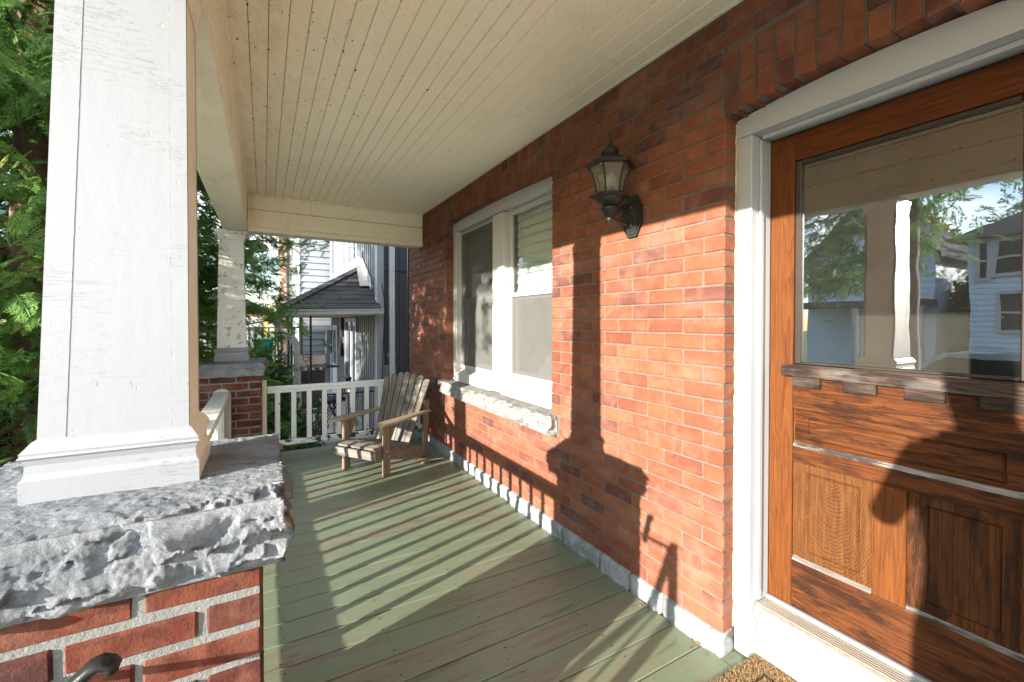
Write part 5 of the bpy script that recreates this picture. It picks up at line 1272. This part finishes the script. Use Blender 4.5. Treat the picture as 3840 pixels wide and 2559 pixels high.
# parked car
car = thing('parked_car', 'pale blue saloon car parked at the kerb mirrored low in the door glass', 'car', (-8.6, 2.2, -0.9))
cpaint = m_plain('pale blue car paint', (0.35, 0.45, 0.55), 0.2, 0.3, 0.02)
prof = [(-2.2, 0.35), (-2.2, 0.72), (-2.05, 0.86), (-1.1, 0.95), (2.0, 0.96), (2.2, 0.80), (2.2, 0.35)]
m = MB(); m.prism([(2.2+y, -0.9+z*1.17) for y, z in prof], 'X', -9.45, -7.75); m.build('body', cpaint, car)
m = MB(); m.prism([(2.2+y, -0.9+z*1.17) for y, z in ((-1.05, 0.951), (-0.35, 1.40), (0.2, 1.45), (1.0, 1.42), (1.75, 0.961))], 'X', -9.3, -7.9); m.build('cabin', M['winglass'] if False else cpaint, car)
m = MB(); m.prism([(2.2+y, -0.9+z*1.17) for y, z in ((-0.85, 0.97), (-0.30, 1.34), (0.95, 1.36), (1.5, 0.98))], 'X', -9.31, -7.89); m.build('side_window', bpy.data.materials['dark pane'], car)
for y in (-1.4, 1.45):
    for x in (-9.38, -7.82):
        w_ = MB().tube([(x-0.1, 2.2+y, -0.58), (x+0.1, 2.2+y, -0.58)], 0.32, 20).build('wheel', M['black'], car); MB().tube([(x-0.105, 2.2+y, -0.58), (x+0.105, 2.2+y, -0.58)], 0.19, 16).build('rim', M['alu'], w_)
for x in (-9.3, -7.9): MB().box(x-0.12, x+0.12, -0.03, 0.02, -0.28, -0.15, 0.02).build('headlight', M['vinyl'], car)

# ------------------------------------------------------------------ foliage
def spray_cedar(seed, fine=1):
    g = np.random.default_rng(seed); quads = []
    def leaf(p, a, L, w):
        d = np.array([math.cos(a), math.sin(a)]); n = np.array([-d[1], d[0]]); p = np.array(p)
        quads.append([p, p+d*L*0.45+n*w, p+d*L, p+d*L*0.45-n*w])
    leaf((0, 0), 0, 0.55, 0.012); leaf((0.45, 0), 0, 0.55, 0.014)
    n = 9
    for i in range(n):
        x = 0.10+0.82*i/n; Ls = (0.42*(1-x)**0.7+0.10)*g.uniform(.8, 1.15)
        for s in (-1, 1):
            a = s*g.uniform(0.62, 0.85); leaf((x, 0), a, Ls, 0.017)
            for j in range(2 if fine else 1):
                t = Ls*(0.35+0.32*j); q = (x+t*math.cos(a), t*math.sin(a)); 
                leaf(q, a-s*0.6, Ls*0.42, 0.016); leaf(q, a+s*0.55, Ls*0.36, 0.016)
    q = np.array(quads); z = -0.16*(q[..., 0]**2)-0.25*np.abs(q[..., 1])**1.5+g.normal(0, .008, q.shape[:2])
    return np.concatenate([q, z[..., None]], -1)          # (n,4,3)
def foliage(name, base, pts, dirs, sizes, mat, parent, tints, roll=0.6, seed=1, kind=None):
    g = np.random.default_rng(seed); V = []; TT = []
    pts = np.asarray(pts, float); dirs = np.asarray(dirs, float); sizes = np.asarray(sizes); tints = np.asarray(tints)
    dirs = dirs/np.linalg.norm(dirs, axis=1, keepdims=True)
    var = g.integers(0, len(base), len(pts))
    for k, b in enumerate(base):
        s = var == k
        if not s.any(): continue
        X = dirs[s]; up = np.tile([0, 0, 1.0], (len(X), 1))+g.normal(0, roll, X.shape)
        Y = np.cross(up, X); Y /= np.linalg.norm(Y, axis=1, keepdims=True)+1e-9; Z = np.cross(X, Y)
        v = b.reshape(-1, 3)
        P = pts[s][:, None, :]+sizes[s][:, None, None]*(v[None, :, 0:1]*X[:, None, :]+v[None, :, 1:2]*Y[:, None, :]+v[None, :, 2:3]*Z[:, None, :])
        V.append(P.reshape(-1, 3))
        t = tints[s][:, None]+g.normal(0, .10, (s.sum(), len(b)))
        TT.append(np.repeat(t.reshape(-1), 4))
    V = np.concatenate(V); TT = np.clip(np.concatenate(TT), 0, 1); n = len(V)//4
    me = bpy.data.meshes.new(name); me.vertices.add(len(V)); me.vertices.foreach_set('co', V.astype(np.float32).ravel())
    me.loops.add(n*4); me.loops.foreach_set('vertex_index', np.arange(n*4, dtype=np.int32)); me.polygons.add(n)
    me.polygons.foreach_set('loop_start', np.arange(0, n*4, 4, dtype=np.int32)); me.polygons.foreach_set('loop_total', np.full(n, 4, np.int32))
    a = me.attributes.new('tint', 'FLOAT', 'POINT'); a.data.foreach_set('value', TT.astype(np.float32)); me.update(calc_edges=True)
    return place(name, me, mat, parent, kind=kind)
CED = [spray_cedar(s) for s in (1, 2, 3, 4)]
CEDC = [spray_cedar(s, 0) for s in (5, 6)]
def cedar(label, x, y, zb, h, rad, nbr, per, keep, seed, sizes=(0.16, 0.30), base=CED, limbs=(), zmin=0.1, group=None):
    g = np.random.default_rng(seed)
    t = thing('cedar_tree', label, 'tree', (x, y, -0.95), group)
    tr = MB()
    tr.tube([(x, y, -1.0), (x+.03, y, 0.4), (x-.02, y+.03, 1.8), (x+.02, y, 3.2), (x, y, h*0.75), (x, y, h)], [0.2, 0.16, 0.14, 0.12, 0.06, 0.01], 9)
    for l in limbs: tr.tube(l[0], l[1], 8)
    P = []; D = []; S = []; TI = []; br = MB()
    for i in range(nbr):
        z0 = zb+(h-zb)*(g.random()**1.15); az = g.uniform(0, 2*math.pi); prof = max(0.12, (1-((z0-zb)/(h-zb))**1.4)); L = rad*prof*g.uniform(0.65, 1.1)
        droop = g.uniform(0.1, 0.5); tips = []
        pts = [Vector((x+math.cos(az)*L*k, y+math.sin(az)*L*k, z0-droop*L*(k-0.75*k*k)*1.3)) for k in np.linspace(0, 1, 7)]
        bt = g.normal(0.36, 0.12)
        if keep(*pts[-1]) or keep(*pts[3]): 
            cutn = 7
            for q in range(7):
                if not keep(*pts[q]): cutn = q; break
            if cutn >= 3: br.tube(pts[:cutn], [0.022*(1-q*0.12) for q in range(cutn)], 4, False)
        for j in range(per):
            k = 1-0.72*g.random()**1.5; q = int(k*6); q = min(q, 5); f = k*6-q
            c = pts[q].lerp(pts[q+1], f); o = g.normal(0, 0.13+0.05*k, 3); c = np.array(c)+o*np.array([1, 1, 0.8])
            if c[2] < zmin or not keep(*c): continue
            d = np.array([math.cos(az), math.sin(az), -0.15])+g.normal(0, 0.55, 3)+o*1.5; d[2] -= 0.15
            P.append(c); D.append(d); S.append(g.uniform(*sizes)); TI.append(np.clip(bt+g.normal(0, .09)+(0.45 if g.random() < 0.07 else 0), 0, 1))
    tr.build('trunk', M['bark'], t, True)
    if br.v: br.build('branches', M['bark'], t, kind='stuff')
    if P: foliage('crown', base, P, D, S, M['cedar'], t, TI, 0.55, seed)
    return t, len(P)
def keepsun(x, y, z):
    if x > -0.62 and y < 5.45: return False
    if x > -0.85 and z > 2.2 and y < 5.5: return False
    yw = y+0.30*(W-x); zw = z-0.212*(W-x)
    if zw < 1.95 and zw > -0.4:
        lim = 3.15+max(0, 1.7-zw)*0.75
        if yw < lim: return False
        if yw < lim+0.5: return R.random() < 0.10
        if yw < lim+1.1: return R.random() < 0.55
    elif zw <= -0.4 and yw < 2.6: return False
    return True
limb = [([(-1.62, 5.0, 2.9), (-1.50, 4.7, 3.35), (-1.30, 4.45, 3.75), (-1.15, 4.3, 4.3), (-1.1, 4.2, 5.2)], [0.13, 0.12, 0.10, 0.08, 0.04]),
        ([(-1.62, 5.0, 2.9), (-1.85, 4.8, 3.3), (-2.05, 4.7, 3.8), (-2.2, 4.6, 5.0)], [0.12, 0.10, 0.09, 0.05])]
_, n1 = cedar('big dense green cedar beside the porch behind the near white column', -1.62, 5.0, -0.1, 7.5, 2.15, 420, 56, keepsun, 11, (0.14, 0.27), CED, limb, -0.3)
def keep2(x, y, z):
    return keepsun(x, y, z) and not (y < 5.75 and x > -0.6) and not (x > -0.35 and y > 5.6)
_, n2 = cedar('second dark cedar past the far white column, branch tips crossing the grey house', -1.15, 7.0, 0.6, 6.5, 1.5, 130, 36, keep2, 12, (0.14, 0.26), CED, (), 0.5)
_, n3 = cedar('third cedar farther left, mostly hidden by the nearer cedars', -2.6, 7.8, -0.2, 8.0, 2.2, 130, 30, keepsun, 13, (0.22, 0.36), CEDC, (), -0.5)
_, n4 = cedar('broad cedar at the left edge of the view behind the nearest one', -3.6, 6.0, -0.3, 7.5, 2.2, 120, 30, keepsun, 14, (0.22, 0.36), CEDC, (), -0.6)
cedar('bushy cedar outside the porch rail nearest the front steps', -3.4, 2.3, 1.9, 5.2, 1.45, 170, 40, keepsun, 15, (0.18, 0.30), CEDC, (), 1.8)
# branch reaching past the column over the driveway
t5 = bpy.data.objects['cedar_tree.001']
g = np.random.default_rng(31); P = []; D = []; S = []; TI = []; bm_ = MB()
for (a, b) in (((-0.6, 6.9, 2.3), (0.48, 6.5, 2.35)), ((-0.6, 6.9, 2.0), (0.36, 6.4, 2.05)), ((-0.6, 6.8, 1.8), (0.30, 6.5, 1.72)), ((-0.5, 6.9, 2.6), (0.52, 6.7, 2.75)), ((-0.5, 7.0, 1.5), (0.22, 6.6, 1.38)), ((-0.5, 7.2, 2.2), (0.12, 6.9, 2.45))):
    a, b = Vector(a), Vector(b); pts = [a.lerp(b, k)+Vector((0, 0, 0.12*math.sin(math.pi*k))) for k in np.linspace(0, 1, 7)]
    bm_.tube(pts, [0.018, .016, .014, .011, .008, .006, .004], 5)
    for j in range(110):
        k = 0.15+0.87*g.random(); c = np.array(a.lerp(b, k))+np.array([0, 0, 0.12*math.sin(math.pi*min(k, 1))])+g.normal(0, 0.085, 3)
        P.append(c); D.append(np.array(b-a)*0.6/(b-a).length+g.normal(0, .5, 3)); S.append(g.uniform(.11, .20)); TI.append(np.clip(g.normal(.36, .14), 0, 1))
for q_ in range(1): bm_.build('branches', M['bark'], t5, kind='stuff')
foliage('crown', CED, P, D, S, M['cedar'], t5, TI, 0.5, 32)

def leafbase(seed, n=1):
    g = np.random.default_rng(seed); q = []
    for i in range(5):
        a = g.uniform(-1.2, 1.2); o = np.array([0.18*i, 0, 0]); d = np.array([math.cos(a), math.sin(a), g.uniform(-.4, .4)]); s = np.array([-d[1], d[0], 0])*0.16
        q.append([o, o+d*0.22+s, o+d*0.5, o+d*0.22-s])
    return np.array(q)
LB = [leafbase(s) for s in (1, 2, 3)]
def blobtree(name, label, cat, c, rad, n, size, mat, seed, trunk=None, keep=None, group=None, surf=0.5, tint=0.4):
    g = np.random.default_rng(seed); t = thing(name, label, cat, (c[0], c[1], -0.95), group)
    d = g.normal(0, 1, (n, 3)); d /= np.linalg.norm(d, axis=1, keepdims=True); r = (surf+(1-surf)*g.random(n))[:, None]
    cl = g.normal(0, 1, (26, 3)); cl /= np.linalg.norm(cl, axis=1, keepdims=True)
    lump = 0.78+0.3*np.max(np.clip(d@cl.T, 0, 1)**14, axis=1)
    P = np.array(c)+d*r*lump[:, None]*np.array(rad)
    if keep is not None: s = np.array([keep(*p) for p in P]); P, d, lump = P[s], d[s], lump[s]
    foliage('crown', LB, P, d+g.normal(0, .6, P.shape), g.uniform(*size, len(P)), mat, t, np.clip(tint+(lump-.9)*1.2+g.normal(0, .12, len(P)), 0, 1), 0.9, seed)
    m = MB(); m.tube([(c[0], c[1], -0.97), (c[0]+.02, c[1], c[2]-rad[2]*0.3), (c[0], c[1], c[2]+rad[2]*0.5)], [trunk or .03, (trunk or .03)*.8, .01], 7)
    for i in range(7):
        a = i*0.9; m.tube([(c[0], c[1], c[2]-rad[2]*0.6), (c[0]+rad[0]*.5*math.cos(a), c[1]+rad[1]*.5*math.sin(a), c[2]), (c[0]+rad[0]*.8*math.cos(a), c[1]+rad[1]*.8*math.sin(a), c[2]+rad[2]*.4)], [(trunk or .03)*.5, (trunk or .03)*.3, .004], 5)
    m.build('trunk', M['bark'], t)
    return t
blobtree('shrub', 'dark green leafy shrub beyond the porch railing beside the far pier', 'shrub', (0.02, 7.3, 0.10), (0.42, 0.55, 0.92), 3600, (0.05, 0.10), M['shrub'], 21)
blobtree('shrub', 'low green shrub at the driveway in front of the curved downspout', 'shrub', (0.30, 7.6, -0.45), (0.38, 0.4, 0.55), 1800, (0.05, 0.10), M['shrub'], 22)
blobtree('shrub', 'small climbing bush tangled in the neighbour iron railing', 'shrub', (0.70, 8.15, -0.45), (0.22, 0.2, 0.62), 520, (0.05, 0.10), M['shrub'], 23)
blobtree('deciduous_tree', 'round autumn tree with orange and olive leaves mirrored in the door glass', 'tree', (-30, 10.7, 5.6), (2.0, 2.0, 2.2), 5000, (0.2, 0.4), M['autumn'], 24, 0.2)
blobtree('deciduous_tree', 'thin half bare autumn tree behind the dark roof across the street', 'tree', (-30, 5.0, 6.0), (3.5, 3.6, 3.2), 1500, (0.15, 0.3), M['shrub'], 25, 0.22, tint=0.3)
blobtree('deciduous_tree', 'dark leafy tree between the two houses across the street', 'tree', (-20, 5.4, 1.2), (1.6, 0.7, 2.2), 3800, (0.2, 0.4), M['shrub'], 26, 0.15)
# lawn blades beside the porch
g = np.random.default_rng(77); n = 26000
P = np.stack([g.uniform(-4.5, -0.55, n), g.uniform(1.8, 10, n), np.full(n, -0.95)], 1)
blade = np.array([[[0, -.06, 0], [0.5, -.05, 0.02], [1, 0, 0.1], [0.5, .05, 0.02]]])
lawn = foliage('grass', [blade], P, np.stack([g.normal(0, .5, n), g.normal(0, .5, n), np.ones(n)], 1), g.uniform(.05, .11, n), M['grassm'], None, np.clip(g.normal(.5, .2, n), 0, 1), 1.0, 78, 'stuff')
print('sprays', n1, n2, n3, n4)

# ------------------------------------------------------------------ the photographer whose shadow falls on the door
fw = Vector((cf.x, cf.y, 0)).normalized(); rt = Vector((cr.x, cr.y, 0)).normalized()
PO = Vector((0, 0, 0)) - fw*0.30 - rt*0.10
sv = [(0, 0, .95, .155), (0, 0, 1.10, .135), (0, .0, 1.32, .150), (0, 0, 1.47, .060), (0, .02, 1.56, .075), (0, .03, 1.66, .088), (0, .01, 1.735, .062)]
se = [(0, 1), (1, 2), (2, 3), (3, 4), (4, 5), (5, 6)]
for s_ in (-1, 1):
    b = len(sv)
    sv += [(s_*.10, 0, .88, .092), (s_*.115, .02, .50, .062), (s_*.12, 0, .10, .045), (s_*.13, .15, .045, .042),
           (s_*.185, 0, 1.41, .062), (s_*.265, .06, 1.17, .045), (.10+s_*.105, .20, 1.31, .032), (.10+s_*.085, .235, 1.335, .036)]
    se += [(0, b), (b, b+1), (b+1, b+2), (b+2, b+3), (2, b+4), (b+4, b+5), (b+5, b+6), (b+6, b+7)]
    for q_, (dx, dz) in enumerate(((-.005, .035), (.0, .015), (.0, -.005), (.0, -.025))):
        k = len(sv); sv += [(.10+s_*(.085+dx), .25, 1.335+dz, .0105), (.10+s_*(.072), .262, 1.335+dz, .009), (.10+s_*.056, .258, 1.335+dz, .008)]; se += [(b+7, k), (k, k+1), (k+1, k+2)]
    k = len(sv); sv += [(.10+s_*.075, .22, 1.37, .012), (.10+s_*.06, .235, 1.385, .010)]; se += [(b+7, k), (k, k+1)]
me = bpy.data.meshes.new('person'); me.from_pydata([tuple(PO+rt*a+fw*b_+Vector((0, 0, c_))) for a, b_, c_, r_ in sv], se, [])
me.materials.append(m_plain('dark clothing', (0.05, 0.055, 0.07), 0.85, 0, 0.2, 12))
per = bpy.data.objects.new('person', me); C.objects.link(per)
per.modifiers.new('Skin', 'SKIN'); sk = me.skin_vertices[0].data
for i, v in enumerate(sv): sk[i].radius = (v[3], v[3])
sk[0].use_root = True
ss = per.modifiers.new('Subdivision', 'SUBSURF'); ss.levels = 1; ss.render_levels = 2
tag(per, 'person in dark clothes standing at the top of the steps holding up a camera', 'person')
ph = thing('photo_camera', 'black camera held up in both hands by the person on the steps', 'camera', tuple(PO+fw*0.24+rt*.10+Vector((0, 0, 1.36))))
def pc(name, a0, a1, b0, b1, c0, c1):
    o_ = PO+fw*0.235+rt*0.10; mw = Matrix(((rt.x, fw.x, 0, o_.x), (rt.y, fw.y, 0, o_.y), (0, 0, 1, 1.36), (0, 0, 0, 1)))
    return place(name, MB().box(a0, a1, b0, b1, c0, c1, 0.006).mesh(name), M['black'], ph, mw)
pc('body', -.065, .065, -.03, .012, -.045, .04); pc('viewfinder', -.02, .02, -.03, .0, .041, .062); pc('lens', -.032, .032, .0125, .045, -.034, .03)
